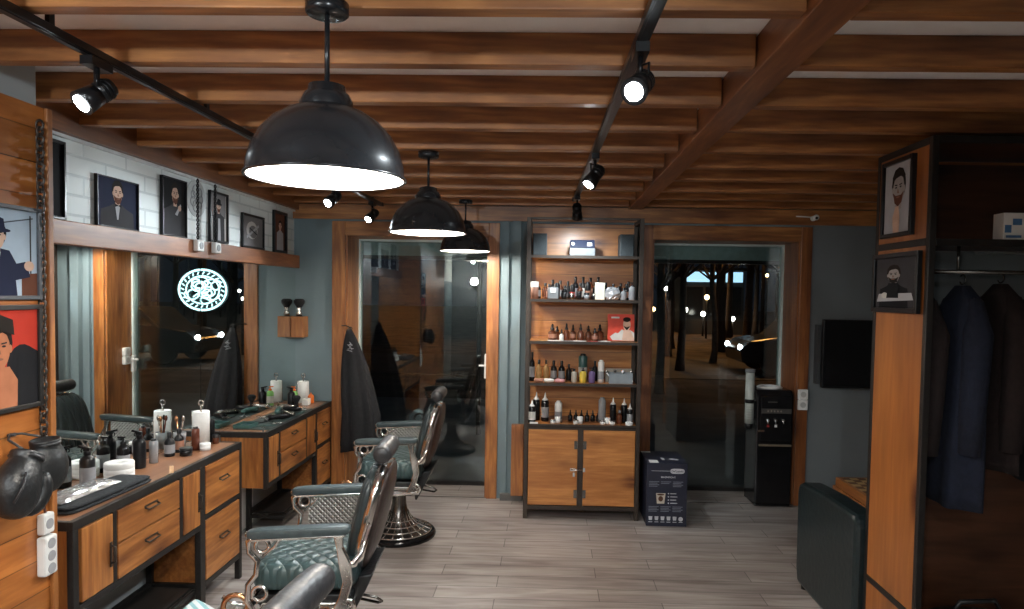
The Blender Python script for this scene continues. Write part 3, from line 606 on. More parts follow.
# ------------------------------------------------------------------ barber chair
def barber_chair():
    t = thing('barber_chair', 'x', 'barber chair', (0, 0, 0), 'barber chairs in a row')
    b = MB(); b.lathe([(.0, .0), (.245, 0), (.25, .015), (.24, .032), (.215, .038), (.0, .038)], n=40); obj('base_ring', b, M_GLOSSB, t)
    prof = [(.218, .04), (.19, .052), (.15, .068), (.11, .09), (.08, .12), (.058, .17), (.048, .22), (.044, .30)]
    b = MB(); b.lathe(prof, n=40); obj('base_dome', b, M_CHROMED, t)
    b = MB()
    for i in range(20):
        a = 2*math.pi*i/20; b.tube([((r+.002)*math.cos(a), (r+.002)*math.sin(a), h) for r, h in prof[:6]], [.006, .006, .005, .005, .004, .003], 6)
    for R, h in ((.216, .042), (.172, .062), (.128, .084), (.09, .113)): b.torus((0, 0, h), R, .006, n=40, m=6)
    obj('base_ribs', b, M_CHROME, t)
    b = MB(); b.lathe([(.05, .28), (.052, .30), (.042, .31), (.042, .40), (.09, .41), (.09, .43)], n=24); obj('column', b, M_COPPER if 0 else M_CHROME, t)
    b = MB(); b.tube([(.03, -.03, .37), (.14, -.10, .375), (.25, -.13, .365), (.27, -.12, .345), (.25, -.09, .325), (.14, -.05, .33), (.03, -.02, .345)], .006, 6); obj('pump_lever', b, M_CHROMED, t)
    b = MB(); b.box(-.20, .17, -.215, .215, .335, .36); b.box(-.21, .18, -.25, .25, .375, .40); obj('seat_frame', b, M_CHROME, t, bevel=.008)
    b = MB(); b.box(-.17, .15, -.19, .19, .36, .375); b.box(-.205, .17, -.245, .245, .40, .43); obj('seat_platform', b, M_LEATH, t, bevel=.006)
    b = MB(); b.ell((-.025, 0, .498), .215, .262, .07, 32, 14, .5, .3); obj('seat', b, M_QUILT, t)
    for s in (-1, 1):
        y = s*.288; ya = s*.25; za = .700
        b = MB(); b.tube([(-.19, y, za-.012), (-.222, y, za-.04), (-.218, y, .62), (-.185, y, .585), (-.19, y, .53), (-.222, y, .49), (-.225, y, .43), (-.20, y, .385), (-.12, y, .365), (.02, y, .36), (.13, y, .37), (.18, y, .40)], .012, 8)
        for c, R in (((-.168, y, .645), .026), ((-.178, y, .455), .028)): b.torus(c, R, .008, (0, 1, 0), 20, 6)
        b.tube([(-.17, y, .60), (-.12, y, .64), (-.09, y, za-.015)], .007, 6); b.cyl((-.19, y, .40), (-.19, s*.24, .385), .012, n=10)
        obj('front_scroll', b, M_CHROME, t)
        b = MB(); b.prism([(.11, za-.018), (.145, za-.018), (.145, .64), (.175, .58), (.185, .50), (.165, .43), (.15, .375), (.10, .375), (.13, .44), (.145, .50), (.13, .57), (.12, .64)], 1, y-.01, y+.01)
        b.torus((.16, y, .40), .028, .010, (0, 1, 0), 20, 6)
        obj('rear_bracket', b, M_CHROME, t, bevel=.004)
        if s > 0: b = MB(); b.box(-.15, .10, y-.003, y+.003, .535, za-.02); obj('side_grille', b, M_HAMMER, t)
        b = MB(); b.rot(-.05, 'Y', (0, y, za)); b.ell((-.025, y, za+.004), .20, .030, .019, 24, 10, .35, .35); obj('armrest', b, M_ARM, t)
        b = MB(); b.rot(-.05, 'Y', (0, y, za)); b.box(-.205, .155, y-.025, y+.025, za-.022, za-.013); b.ell((-.222, y, za), .012, .018, .015); obj('armrest_trim', b, M_CHROME, t, bevel=.002)
        b = MB()
        for c, R in (((-.29, s*.235, .375), .050), ((-.225, s*.235, .335), .028)): b.torus(c, R, .011, (0, 1, 0), 24, 8)
        obj('copper_scroll', b, M_COPPER, t)
    # back: built upright then tilted
    tilt = .235; piv = (.15, 0, .50)
    def slab(x0, x1, w0, w1, z0, z1, bulge, nm, mm):
        b = MB(); b.rot(tilt, 'Y', piv); n = 36
        def ring(x, k):
            r = []
            for i in range(n):
                a = 2*math.pi*i/n; c, s_ = math.cos(a), math.sin(a)
                u = math.copysign(abs(c)**.55, c); v = math.copysign(abs(s_)**.6, s_)
                hw = w0+(w1-w0)*(v+1)/2; r.append((x, u*hw*k, (z0+z1)/2+v*(z1-z0)/2*k))
            return r
        rg = [ring(x0-bulge*sg, k) for sg, k in ((1, .05), (.97, .35), (.75, .7), (.35, .92))]+[ring(x0, 1), ring(x1, 1)]
        if nm == 'back_shell': rg = [ring(x0, 1), ring(x1, 1)]+[ring(x1+bulge*sg, k) for sg, k in ((.35, .92), (.75, .7), (.97, .35), (1, .05))]
        b.loft(rg); obj(nm, b, mm, t)
    slab(.125, .150, .195, .175, .50, .915, .03, 'back_cushion', M_QUILTB)
    slab(.150, .190, .205, .185, .48, .93, .0, 'back_rim', M_CHROME)
    slab(.190, .197, .195, .175, .49, .92, .028, 'back_shell', M_BROWNL)
    b = MB(); b.rot(tilt, 'Y', piv)
    for s in (-.06, .06): b.box(.165, .18, s-.012, s+.012, .92, .955)
    obj('headrest_post', b, M_CHROME, t)
    hx, hz = .265, .965
    b = MB(); b.X = Matrix.Translation((hx, 0, hz)) @ Matrix.Rotation(tilt, 4, 'Y')
    b.lathe([(0, -.130), (.022, -.129), (.034, -.123), (.039, -.110), (.041, -.06), (.041, 0), (.041, .06), (.039, .110), (.034, .123), (.022, .129), (0, .130)], n=24, axis=1); obj('headrest', b, M_LEATHG, t)
    b = MB()
    for s in (-1, 1):
        b = MB(); b.tube([(.14, s*.285, .56), (.18, s*.26, .56), (.21, s*.235, .60), (.235, s*.205, .70)], [.014, .016, .013, .008], 8)
        b.cyl((.15, s*.24, .40), (.15, s*.305, .40), .018, n=16)
        obj('recline_bracket', b, M_CHROME, t)
    b = MB(); b.prism([(.12, .45), (.17, .475), (.245, .49), (.215, .42), (.15, .295), (.14, .30), (.135, .36)], 1, -.19, .12); obj('rear_apron', b, M_LEATH, t, bevel=.008)
    # calf rest and footrest
    b = MB()
    for k in range(5):
        x, z = -.225-.022*k, .40-.045*k; b.tube([(x, -.19, z), (x-.008, -.17, z), (x-.01, 0, z), (x-.008, .17, z), (x, .19, z)], [.016, .026, .028, .026, .016], 10)
    obj('calf_rest', b, M_ARM, t)
    b = MB(); b.X = Matrix.Translation((-.42, 0, .17)) @ Matrix.Rotation(.3, 4, 'Y'); b.box(-.10, .08, -.18, .18, -.01, .01); obj('foot_plate', b, M_HAMMER, t, bevel=.004)
    for s in (-.2, .2): b = MB(); b.tube([(-.22, s, .43), (-.27, s, .34), (-.33, s, .24), (-.37, s, .18), (-.47, s, .19), (-.52, s, .22)], .011, 8); obj('footrest_arm', b, M_CHROME, t)
    return t
bc = barber_chair()
for i, (x, y, rz, lab) in enumerate(((-1.0, 4.53, .02, 'barber chair nearest the glass door, its round ribbed base in full view'), (-.965, 2.90, .07, 'barber chair in the middle, teal quilted seat and silver scroll sides'), (-.81, 1.49, -.10, 'nearest barber chair, only its grey-black headrest roll showing at the bottom edge'))):
    o = bc if i == 0 else copy_tree(bc)
    o.location = (x, y, 0); o.rotation_euler = (0, 0, rz); o['label'] = lab

# ------------------------------------------------------------------ small goods
def bottle(loc, h, r, body, cap, label, cat='bottle', group=None, style='round', lab=None, name='bottle', capname='cap'):
    x, y, z = loc; t = thing(name, label, cat, loc, group)
    e = .0005
    if style == 'round': prof = [(0, e), (r*.95, e), (r, h*.04), (r, h*.58), (r*.85, h*.66), (r*.35, h*.76), (r*.35, h*.82)]; ct = .80; cr = r*.42
    elif style == 'dropper': prof = [(0, e), (r*.95, e), (r, h*.05), (r, h*.48), (r*.7, h*.56), (r*.42, h*.6), (r*.42, h*.64)]; ct = .62; cr = r*.5
    elif style == 'jar': prof = [(0, e), (r, e), (r, h*.68), (r*.9, h*.7)]; ct = .68; cr = r*1.03
    elif style == 'can': prof = [(0, e), (r, e), (r, h*.88), (r*.8, h*.93)]; ct = .9; cr = r*.6
    else: prof = [(0, e), (r*.95, e), (r, h*.04), (r, h*.66), (r*.8, h*.73), (r*.4, h*.77), (r*.4, h*.80)]; ct = .78; cr = r*.48
    b = MB(); b.lathe([(p, z+q) for p, q in prof], (x, y, 0), 14); obj('body', b, body, t)
    b = MB()
    if style == 'dropper': b.lathe([(cr, z+h*ct), (cr, z+h*.74), (cr*.55, z+h*.78), (cr*.6, z+h*.92), (cr*.3, z+h), (0, z+h)], (x, y, 0), 12)
    elif style == 'spray':
        b.lathe([(cr, z+h*ct), (cr, z+h*.86), (cr*.7, z+h*.88)], (x, y, 0), 12, cap=True)
        b.prism([(x-cr*.9, z+h*.87), (x+cr*.9, z+h*.87), (x+cr*1.0, z+h*.94), (x-cr*2.4, z+h), (x-cr*2.7, z+h*.955), (x-cr*.9, z+h*.93)], 1, y-cr*.55, y+cr*.55)
        b.tube([(x-cr*1.2, y, z+h*.95), (x-cr*1.9, y, z+h*.88), (x-cr*1.7, y, z+h*.83)], cr*.18, 5)
    elif style == 'nozzle': b.lathe([(r*.75, z+h*.68), (r*.8, z+h*.74), (r*.3, z+h*.83), (r*.12, z+h*.98), (0, z+h)], (x, y, 0), 12)
    elif style == 'pump':
        b.lathe([(cr, z+h*ct), (cr, z+h*.86), (cr*.35, z+h*.87), (cr*.35, z+h*.95)], (x, y, 0), 10, cap=True); b.box(x-cr*1.9, x+cr*.6, y-cr*.4, y+cr*.4, z+h*.95, z+h)
    else: b.lathe([(cr, z+h*ct), (cr*1.02, z+h*.99), (cr*.9, z+h), (0, z+h)], (x, y, 0), 14)
    obj(capname, b, cap, t)
    if lab:
        b = MB(); b.lathe([(r*1.02, z+h*.14), (r*1.02, z+h*.5 if style != 'dropper' else z+h*.4)], (x, y, 0), 14); obj('paper_label', b, lab, t)
    return t
L_WH = mat('label_white', (.62, .6, .56), .6); L_BR = mat('label_brown', (.30, .14, .09), .6); L_GY = mat('label_grey', (.25, .25, .26), .6); L_YE = mat('label_yellow', (.55, .38, .04), .6); L_PU = mat('label_purple', (.13, .08, .2), .6); L_TAN = mat('label_tan', (.35, .20, .07), .6); L_RD = mat('label_red', (.35, .05, .04), .5)
M_ORANGE = mat('orange_plastic', (.75, .16, .02), .4); M_GREEN = mat('green_liquid', (.20, .48, .12), .3); M_BROWN = mat('brown_bottle', (.12, .035, .02), .25); M_STEEL = mat('steel', (.6, .6, .6), .25, 1); M_TEAL = mat('teal_plastic', (.035, .09, .085), .35)
def roll(loc, r, h, label, name='neck_strip_roll', core=.3, group=None):
    x, y, z = loc; b = MB(); c = r*core
    b.lathe([(c, z+.001), (r*.98, z+.001), (r, z+.006), (r, z+h*.3), (r*.985, z+h*.31), (r, z+h*.33), (r, z+h*.62), (r*.985, z+h*.63), (r, z+h*.65), (r, z+h-.004), (r*.97, z+h), (c, z+h-.002), (c, z+.001)], (x, y, 0), 28)
    return tag(obj(name, b, M_PAPER), label, 'paper roll', group)
def towel_holder(x, y, z, r, h, label):
    t = thing('paper_towel_holder', label, 'paper towel', (x, y, z), 'paper towels on stands')
    b = MB(); b.lathe([(0, z+.001), (r*1.25, z+.001), (r*1.2, z+.01), (0, z+.012)], (x, y, 0), 24); b.cyl((x, y, z+.01), (x, y, z+h+.035), .005, n=8); b.torus((x, y, z+h+.048), .014, .004, (0, 1, 0), 14, 6)
    b.cyl((x-r*1.12, y, z+.01), (x-r*1.12, y, z+h*1.02), .0035, n=6); obj('stand', b, M_CHROME, t)
    c = .02; b = MB(); b.lathe([(c, z+.014), (r, z+.014), (r, z+h), (r*.96, z+h+.003), (c, z+h+.001), (c, z+.014)], (x, y, 0), 28); obj('paper_roll', b, M_PAPER, t)
T1 = .780; T2 = .760
# --- near counter
roll((-1.955, 3.03, T1), .062, .072, 'squat white neck strip roll behind the black towel', core=.28)
t = thing('folded_towel', 'black folded towel at the near end of the counter', 'towel', (-1.86, 2.68, T1))
b = MB(); b.X = Matrix.Translation((-1.865, 2.745, T1)) @ Matrix.Rotation(-.06, 4, 'Z')
M_TOW = mat('black_towel', (.014, .017, .02), .95, noise=.3, nscale=90, bump=.5)
for k, (hx, hy, z0, z1) in enumerate(((.088, .25, .001, .016), (.085, .245, .0165, .030))): b.ell((0, 0, (z0+z1)/2), hx, hy, (z1-z0)/2, 24, 8, .4, .25)
obj('towel_layers', b, M_TOW, t)
b = MB(); b.X = Matrix.Translation((-1.90, 2.70, T1+.0305)) @ Matrix.Rotation(-.08, 4, 'Z')
n = 14; vs = []; fs = []
for i in range(n+1):
    for j in range(n+1):
        u, v = i/n*2-1, j/n*2-1; ed = (1-u**6)*(1-v**6); vs.append((u*.055, v*.165, .003+ed*.02+random.uniform(0, .005)*ed))
for i in range(n):
    for j in range(n): a = i*(n+1)+j; fs.append((a, a+n+1, a+n+2, a+1))
k0 = len(vs)
for i, j in ((0, 0), (n, 0), (n, n), (0, n)): vs.append((( i/n*2-1)*.055, (j/n*2-1)*.165, 0))
fs.append((k0+3, k0+2, k0+1, k0)); b.add(vs, fs)
tag(obj('foil_packet', b, mat('crinkled_plastic', (.50, .50, .50), .22, .75, noise=.4, nscale=50)), 'crinkled clear-silver packet lying on the black towel', 'packet')
bottle((-1.985, 2.86, T1), .185, .030, M_BLACK, M_BLACK, 'black spray bottle with a small grey label behind the foil packet', group='spray bottles', style='spray', lab=L_GY)
bottle((-1.99, 3.115, T1), .17, .027, M_GLOSSB, M_BLACK, 'glossy black pump bottle just left of the tall spray bottle', style='pump', lab=L_GY)
bottle((-1.965, 3.20, T1), .185, .028, M_BLACK, M_BLACK, 'black spray bottle standing right of the squat paper roll', group='spray bottles', style='spray', lab=None)
bottle((-1.955, 3.30, T1), .12, .021, M_CLEAR, M_BLACK, 'clear bottle with a black lid right of the spray bottle', style='can')
bottle((-1.955, 3.44, T1), .125, .026, M_BLACK, M_BLACK, 'flat-shouldered black bottle with a grey label, left in the dark group', group='dark bottles on the near counter', lab=L_GY)
bottle((-1.955, 3.53, T1), .125, .024, M_BLACK, M_BLACK, 'black bottle with a faint brown label, right in the dark group', group='dark bottles on the near counter', lab=L_BR)
bottle((-1.88, 3.46, T1), .042, .03, M_GLOSSB, M_BLACK, 'low glossy black pomade tin in front of the dark bottles', 'jar', style='jar', name='pomade_tin', capname='lid')
bottle((-1.895, 3.585, T1), .125, .02, M_BROWN, M_BLACK, 'brown tube bottle with a pale collar beside the tall paper roll', style='can', lab=None)
t = thing('brush_cup', 'glass cup holding combs and brushes by the mirror', 'cup', (-1.99, 3.60, T1))
b = MB(); b.lathe([(0, T1+.001), (.028, T1+.001), (.033, T1+.09), (.031, T1+.09), (.026, T1+.006), (0, T1+.006)], (-1.99, 3.60, 0), 18); obj('glass', b, M_CLEAR, t)
for k in range(4):
    a = k*1.5; b = MB(); b.tube([(-1.99, 3.60, T1+.01), (-1.99+.02*math.cos(a), 3.60+.02*math.sin(a), T1+.16)], .004, 6); b.ell((-1.99+.021*math.cos(a), 3.60+.021*math.sin(a), T1+.165), .008, .008, .016)
    tag(obj('styling_brush', b, [M_CHROME, M_BLACK, M_BROWN, M_COPPER][k]), ['silver-coloured', 'black', 'brown', 'copper-coloured'][k]+' stick standing in the glass cup by the mirror', 'brush', 'sticks in the cup')
towel_holder(-1.93, 3.71, T1, .044, .185, 'tall white paper towel roll on a chrome stand, near counter')
bottle((-1.845, 3.59, T1), .036, .027, M_WHITE, M_WHITE, 'small white jar in front of the tall paper roll', 'jar', style='jar', name='cream_jar', capname='lid')
bottle((-1.90, 3.775, T1), .135, .014, M_BLACK, M_BLACK, 'slim black bottle right of the tall paper roll', style='can')
bottle((-1.865, 3.745, T1), .05, .018, M_AMBER, M_BLACK, 'short dark jar right of the tall paper roll', 'jar', style='jar', name='wax_jar', capname='lid')
b = MB(); b.X = Matrix.Translation((-1.80, 3.17, T1)) @ Matrix.Rotation(.5, 4, 'Z'); b.box(-.004, .004, -.075, .075, .0005, .004)
for k in range(24): b.box(.004, .016, -.07+k*.006, -.067+k*.006, .0008, .0035)
tag(obj('tan_comb', b, mat('tan_comb', (.55, .34, .18), .5)), 'tan comb lying flat on the near worktop', 'comb')
# --- far counter
b = MB(); b.box(-1.99, -1.765, 4.22, 5.02, T2+.0003, T2+.004); tag(obj('black_mat', b, mat('rubber_mat', (.02, .035, .034), .4)), 'thin dark rubber mat under the tools on the far counter', 'mat')
TM = T2+.0043
def comb(x, y, a, l, c, lab):
    b = MB(); b.X = Matrix.Translation((x, y, TM)) @ Matrix.Rotation(a, 4, 'Z'); b.box(-.006, .004, -l/2, l/2, .0003, .004)
    for k in range(int(l*.6/.006)): b.box(.004, .018, -l/2+k*.006, -l/2+k*.006+.003, .0006, .0035)
    tag(obj('comb', b, c), lab, 'comb', 'combs on the far counter')
def scissors(x, y, a, lab):
    t = thing('scissors', lab, 'scissors', (x, y, TM), 'scissors on the far counter'); 
    for s in (-1, 1):
        b = MB(); b.X = Matrix.Translation((x, y, TM)) @ Matrix.Rotation(a+s*.12, 4, 'Z')
        b.prism([(-.005, 0), (.005, 0), (.001*s, .10), (0, .10)], 2, .002+.002*(s > 0), .0038+.002*(s > 0)); b.tube([(0, 0, .004), (s*.006, -.04, .004)], .003, 6); b.torus((s*.014, -.058, .004), .013, .003, n=16, m=6); obj('blade', b, M_STEEL, t)
def clipper(x, y, a, c, lab, l=.16, cord=None):
    t = thing('hair_clipper', lab, 'hair clipper', (x, y, TM), 'hair clippers on the far counter')
    X = Matrix.Translation((x, y, TM+.02)) @ Matrix.Rotation(a, 4, 'Z')
    b = MB(); b.X = X; b.tube([(0, -l/2, 0), (0, -l/4, 0), (0, l/8, 0), (0, l/2.6, 0)], [.013, .019, .0175, .0195], 14); obj('body', b, c, t)
    b = MB(); b.X = X; b.box(-.02, .02, l/2.6, l/2, -.008, .002)
    for k in range(9): b.box(-.019+k*.0045, -.017+k*.0045, l/2, l/2+.008, -.007, -.004)
    obj('blade', b, M_STEEL, t)
    if cord:
        b = MB(); q = Vector(X @ Vector((0, -l/2, 0))); b.tube([q, (cord[0][0], cord[0][1], TM+.004)]+[(p[0], p[1], TM+.004) for p in cord[1:]], .003, 6); obj('cord', b, M_BLACK, t)
comb(-1.86, 4.32, -1.1, .2, M_TEAL, 'long teal comb at the near end of the tool mat')
comb(-1.93, 4.40, -.6, .18, M_BLACK, 'black comb lying aslant behind the long teal comb')
comb(-1.785, 4.86, .05, .18, M_TEAL, 'teal comb at the front of the mat near the far end')
scissors(-1.83, 4.45, .9, 'steel scissors pointing inward at the near end of the mat'); scissors(-1.955, 4.66, -.5, 'steel scissors lying aslant in the middle of the mat'); scissors(-1.82, 4.98, .2, 'steel scissors nearest the far end of the mat')
clipper(-1.84, 4.55, 2.2, M_GLOSSB, 'black hair clipper with a cord in the middle of the mat', cord=[(-1.91, 4.50), (-1.905, 4.58), (-1.895, 4.66)])
clipper(-1.94, 4.80, .3, M_TEAL, 'teal hair clipper lying near the mirror'); clipper(-1.83, 4.70, .9, M_CHROMED, 'dark metal hair clipper at the front edge of the mat')
clipper(-1.87, 4.875, 1.6, M_BLACK, 'black hair clipper left of the spray bottles', l=.14)
clipper(-1.95, 4.96, 1.5, M_CHROME, 'shiny hair clipper close to the mirror at the far end', l=.14)
t = thing('tool_tray', 'shallow teal tool tray standing against the mirror', 'tray', (-1.95, 4.28, T2))
b = MB(); b.X = Matrix.Translation((-1.945, 4.30, TM)); b.box(-.05, .05, -.07, .07, 0.0002, .004)
for s in (-1, 1): b.box(s*.05-.002, s*.05+.002, -.07, .07, .004, .022); b.box(-.05, .05, s*.07-.002, s*.07+.002, .004, .022)
obj('shell', b, M_TEAL, t)
b = MB(); b.X = Matrix.Translation((-1.79, 4.205, T2)) @ Matrix.Rotation(.4, 4, 'Z'); b.box(-.006, .004, -.04, .06, .0006, .004); b.box(-.012, .010, .061, .078, .0006, .008)
tag(obj('straight_razor', b, M_STEEL), 'folded razor lying on the bare wood at the near corner', 'razor')
bottle((-1.945, 5.13, T2), .15, .026, M_GREEN, M_ORANGE, 'pale green bottle with an orange top by the corner', style='pump', lab=L_WH)
bottle((-1.93, 5.03, T2), .165, .027, M_BLACK, M_BLACK, 'black spray bottle left of the green bottle', group='far spray bottles', style='spray')
bottle((-1.87, 5.28, T2), .085, .023, M_ORANGE, M_ORANGE, 'small orange bottle at the end of the far counter', style='nozzle')
towel_holder(-1.93, 5.28, T2, .042, .17, 'white paper towel roll on a chrome stand in the back corner')
b = MB(); b.box(-1.90, -1.85, 5.16, 5.22, T2+.0005, T2+.05); tag(obj('white_box', b, M_WHITE, bevel=.003), 'small white box in front of the corner paper roll', 'box')
def duster(x, y, z, r, h, lab, grp, inv=0):
    t = thing('barber_brush', lab, 'brush', (x, y, z), grp)
    b = MB(); b.lathe([(0, z+.0005), (r*.55, z+.0005), (r*.6, z+h*.15), (r*.35, z+h*.35), (r*.5, z+h*.5), (0, z+h*.5)], (x, y, 0), 14); obj('handle', b, M_CHROME if inv else M_BLACK, t)
    b = MB(); b.lathe([(r*.45, z+h*.5), (r*.95, z+h*.75), (r, z+h*.9), (r*.7, z+h), (0, z+h*1.01)], (x, y, 0), 16); obj('bristles', b, mat('bristles', (.012, .012, .013), .95, bump=.6, nscale=150), t)
duster(-1.87, 4.975, TM if 0 else T2+.0043, .03, .10, 'black neck duster brush left of the far spray bottle', 'neck brushes')
# corner holder box with a brush on top
t = thing('wooden_brush_box', 'small wooden box mounted in the corner, brush standing on it', 'box', (-1.97, 5.35, 1.33))
b = MB(); b.box(XM+.001, -1.935, 5.29, YB-.001, 1.275, 1.44); obj('box_body', b, W_Z, t, bevel=.003)
b = MB(); b.box(XM+.02, -1.95, 5.31, 5.38, 1.4402, 1.442); obj('top_recess', b, M_IRONB, t)
duster(-1.988, 5.345, 1.4425, .042, .135, 'black-bristled shaving brush with a chrome handle on the corner box', None, 1)

# ------------------------------------------------------------------ shelf unit
SX0, SX1, SY0, SY1 = -.175, .668, 4.92, 5.30
ZS = [1.927, 1.610, 1.305, 1.0, .698]       # shelf top surfaces
t = thing('shelf_unit', 'tall iron-framed wooden shelf unit with two cupboard doors between door and window', 'shelf unit', ((SX0+SX1)/2, (SY0+SY1)/2, 0))
b = MB(); p = .03
for x in (SX0, SX1-p):
    b.box(x, x+p, SY0, SY0+p, 0, 2.20); b.box(x, x+p, SY1-p, SY1, 0, 2.20); b.box(x, x+p, SY0+p, SY1-p, 2.17, 2.20); b.box(x, x+p, SY0+p, SY1-p, .07, .1)
b.box(SX0+p, SX1-p, SY0, SY0+p, 2.185, 2.2)
obj('iron_frame', b, M_IRONB, t, bevel=.002)
b = MB(); b.box(SX0+p, SX1-p, SY0, SY0+p, .07, .10); b.box(SX0+p, SX1-p, SY0, SY0+.02, .663, .683); b.box(.219, .258, SY0, SY0+.025, .10, .663); obj('cupboard_frame', b, M_IRONB, t)
b = MB(); b.box(SX0+.004, SX1-.004, SY1-.012, SY1-.001, .10, 2.19); obj('back_panel', b, W_SHELFB, t)
b = MB(); b.box(SX0+.006, SX0+.018, SY0+p, SY1-p, .10, .68); b.box(SX1-.018, SX1-.006, SY0+p, SY1-p, .10, .68); b.box(SX0+.018, SX1-.018, SY0+.03, SY1-.013, .101, .113); obj('cupboard_side', b, W_Z, t)
for z in ZS:
    s = MB(); s.box(SX0+p, SX1-p, SY0+.012, SY1-.013, z-.014, z); so = obj('shelf_board', s, W_X, t)
    s = MB(); s.box(SX0+p, SX1-p, SY0, SY0+.012, z-.02, z+.001); obj('shelf_edge', s, M_IRONB, so)
for i, (x0, x1) in enumerate(((SX0+p+.003, .217), (.260, SX1-p-.003))):
    d = MB(); d.box(x0, x1, SY0+.001, SY0+.019, .104, .660); do = obj('cupboard_door', d, wood('door_boards', (.56, .24, .065), (.36, .125, .028), 0, 1.1, .4, kd=1.2) if i == 0 else bpy.data.materials['door_boards'], t, bevel=.002)
    h = MB(); xx = .19 if i == 0 else .262
    if i == 0: h.box(.165, .205, SY0-.004, SY0+.001, .36, .38); h.tube([(.175, SY0-.006, .371), (.21, SY0-.016, .371), (.255, SY0-.012, .371)], .005, 6); h.box(.185, .20, SY0-.012, SY0+.0, .32, .352)
    else: h.box(.258, .275, SY0-.005, SY0+.001, .355, .385)
    obj('latch', h, M_CHROME, do)
    h = MB()
    xh = x1-.012 if i == 0 else x0+.01
    for zz in (.19, .55): h.box(xh-.012, xh+.012, SY0-.0015, SY0+.001, zz-.03, zz+.03)
    obj('hinge', h, M_CHROMED, do)
b = MB(); b.box(-.287, -.19, 5.28, 5.33, .056, .62); tag(obj('wooden_board', b, W_Z, bevel=.003), 'low upright wooden board beside the shelf unit, against the column', 'board')
# shelf goods. px helper: shelf x from photo offset (fraction across)
SXf = lambda f: SX0+p+.015+(SX1-SX0-2*p-.03)*f
TIER = ['top shelf', 'second shelf', 'third shelf', 'fourth shelf', 'lowest open shelf']
z = ZS[0]+.001
for sx, lab in ((-.135, 'dark grey box speaker at the left end of the top shelf'), (.505, 'dark grey box speaker at the right end of the top shelf')):
    t = thing('speaker', lab, 'speaker', (sx+.05, 5.1, z), 'speakers on the top shelf')
    b = MB(); b.box(sx, sx+.105, 5.02, 5.18, z, z+.165); obj('cabinet', b, mat('speaker_grey', (.05, .06, .065), .6), t, bevel=.004)
    b = MB(); b.box(sx+.006, sx+.099, 5.012, 5.02, z+.006, z+.159); obj('grille', b, mat('speaker_cloth', (.04, .05, .055), .9, noise=.3, nscale=200), t, bevel=.003)
t = thing('receipt_printer', 'small two-tone device, navy above silver, in the middle of the top shelf', 'device', (.225, 5.08, z))
b = MB(); b.box(.135, .325, 5.0, 5.16, z, z+.06); obj('silver_body', b, mat('silver_plastic', (.20, .22, .23), .4, .2), t, bevel=.006)
b = MB(); b.prism([(5.0, z+.0605), (5.16, z+.0605), (5.15, z+.11), (5.02, z+.12)], 0, .14, .32); obj('navy_cover', b, mat('navy_plastic', (.02, .028, .06), .3), t, bevel=.004)
b = MB(); b.box(.265, .30, 5.004, 5.012, z+.075, z+.1); b.cyl((.16, 5.002, z+.09), (.16, 5.012, z+.09), .012, n=12); obj('silver_badges', b, M_WHITE, t)
# second shelf
z = ZS[1]+.001
xs = [.055, .11, .17, .235, .30, .365, .425, .49, .55, .60]
hs = [.13, .12, .14, .13, .15, .17, .165, .165, .17, .15]
k = 0
for i in range(13):
    x = SXf(.045+i*.076); h = [.13, .12, .145, .14, .135, .17, .17, .165, .17, .13, .12, .125, .14][i]
    mt = [M_BLACK, M_AMBER, M_GLOSSB, M_AMBER, M_BLACK, M_GLOSSB, M_BLACK, M_AMBER, M_BLACK, M_GLOSSB, M_BLACK, M_AMBER, M_BLACK][i]
    bottle((x, 5.17, z), h, .024, mt, M_BLACK, '%s dark bottle from the left in the back row of the second shelf' % ordn[i], group='back row of the second shelf', style='round', lab=[L_GY, None, L_BR, L_GY, None, L_GY, L_WH, L_BR, None, L_GY, L_WH, None, L_GY][i])
for i in range(12):
    x = SXf(.085+i*.076)
    if i in (0,): continue
    h = [.1, .11, .12, .1, .11, .12, .13, .13, .1, .1, .1, .12][i]
    bottle((x, 5.055, z), h, .022, [M_BLACK, M_AMBER, M_BLACK, M_GLOSSB][i % 4], M_BLACK, '%s dark bottle from the left in the middle row of the second shelf' % ordn[i-1], group='middle row of the second shelf', style='round' if i % 2 else 'can', lab=[L_WH, L_BR, None, L_GY, L_RD][i % 5])
bottle((-.115, 4.975, z), .125, .028, L_BR, M_WHITE, 'brownish red can with a white lid at the left end of the second shelf', 'can', style='jar', name='powder_can', capname='lid')
t = thing('white_label_tub', 'dark tub with a square white label at the left of the second shelf', 'tub', (.02, 4.97, z)); b = MB(); b.box(-.02, .06, 4.955, 5.0, z, z+.085); obj('tub', b, M_GREY, t, bevel=.006); b = MB(); b.box(.0, .04, 4.951, 4.955, z+.045, z+.08); obj('label_square', b, M_WHITE, t)
for i in range(5):
    x = .10+i*.055; bottle((x, 4.97, z), [.05, .045, .06, .05, .04][i], .02, [M_BLACK, M_CHROMED, M_GLOSSB, M_CLEAR, M_BLACK][i], [M_BLACK, M_CHROME, M_BLACK, M_BLACK, M_CHROME][i], '%s small jar from the left in the front row of the second shelf' % ordn[i], 'jar', 'front row of the second shelf', 'jar', name='small_jar', capname='lid')
b = MB(); b.box(.325, .395, 4.95, 4.99, z, z+.125); tag(obj('cream_box', b, mat('cream_card', (.74, .72, .60), .6), bevel=.002), 'cream white carton right of centre on the second shelf', 'carton')
b = MB(); b.ell((.45, 4.975, z+.045), .06, .03, .044, 12, 8, .8)
for i, v in enumerate(b.v): b.v[i] = (v[0]+random.uniform(-.006, .006), v[1]+random.uniform(-.005, .005), max(z, v[2]+random.uniform(-.008, .008)))
for i in range(len(b.sm)): b.sm[i] = False
tag(obj('crumpled_bag', b, mat('bag_silver', (.5, .51, .53), .3, .5)), 'crumpled silver bag beside the cream carton on the second shelf', 'bag')
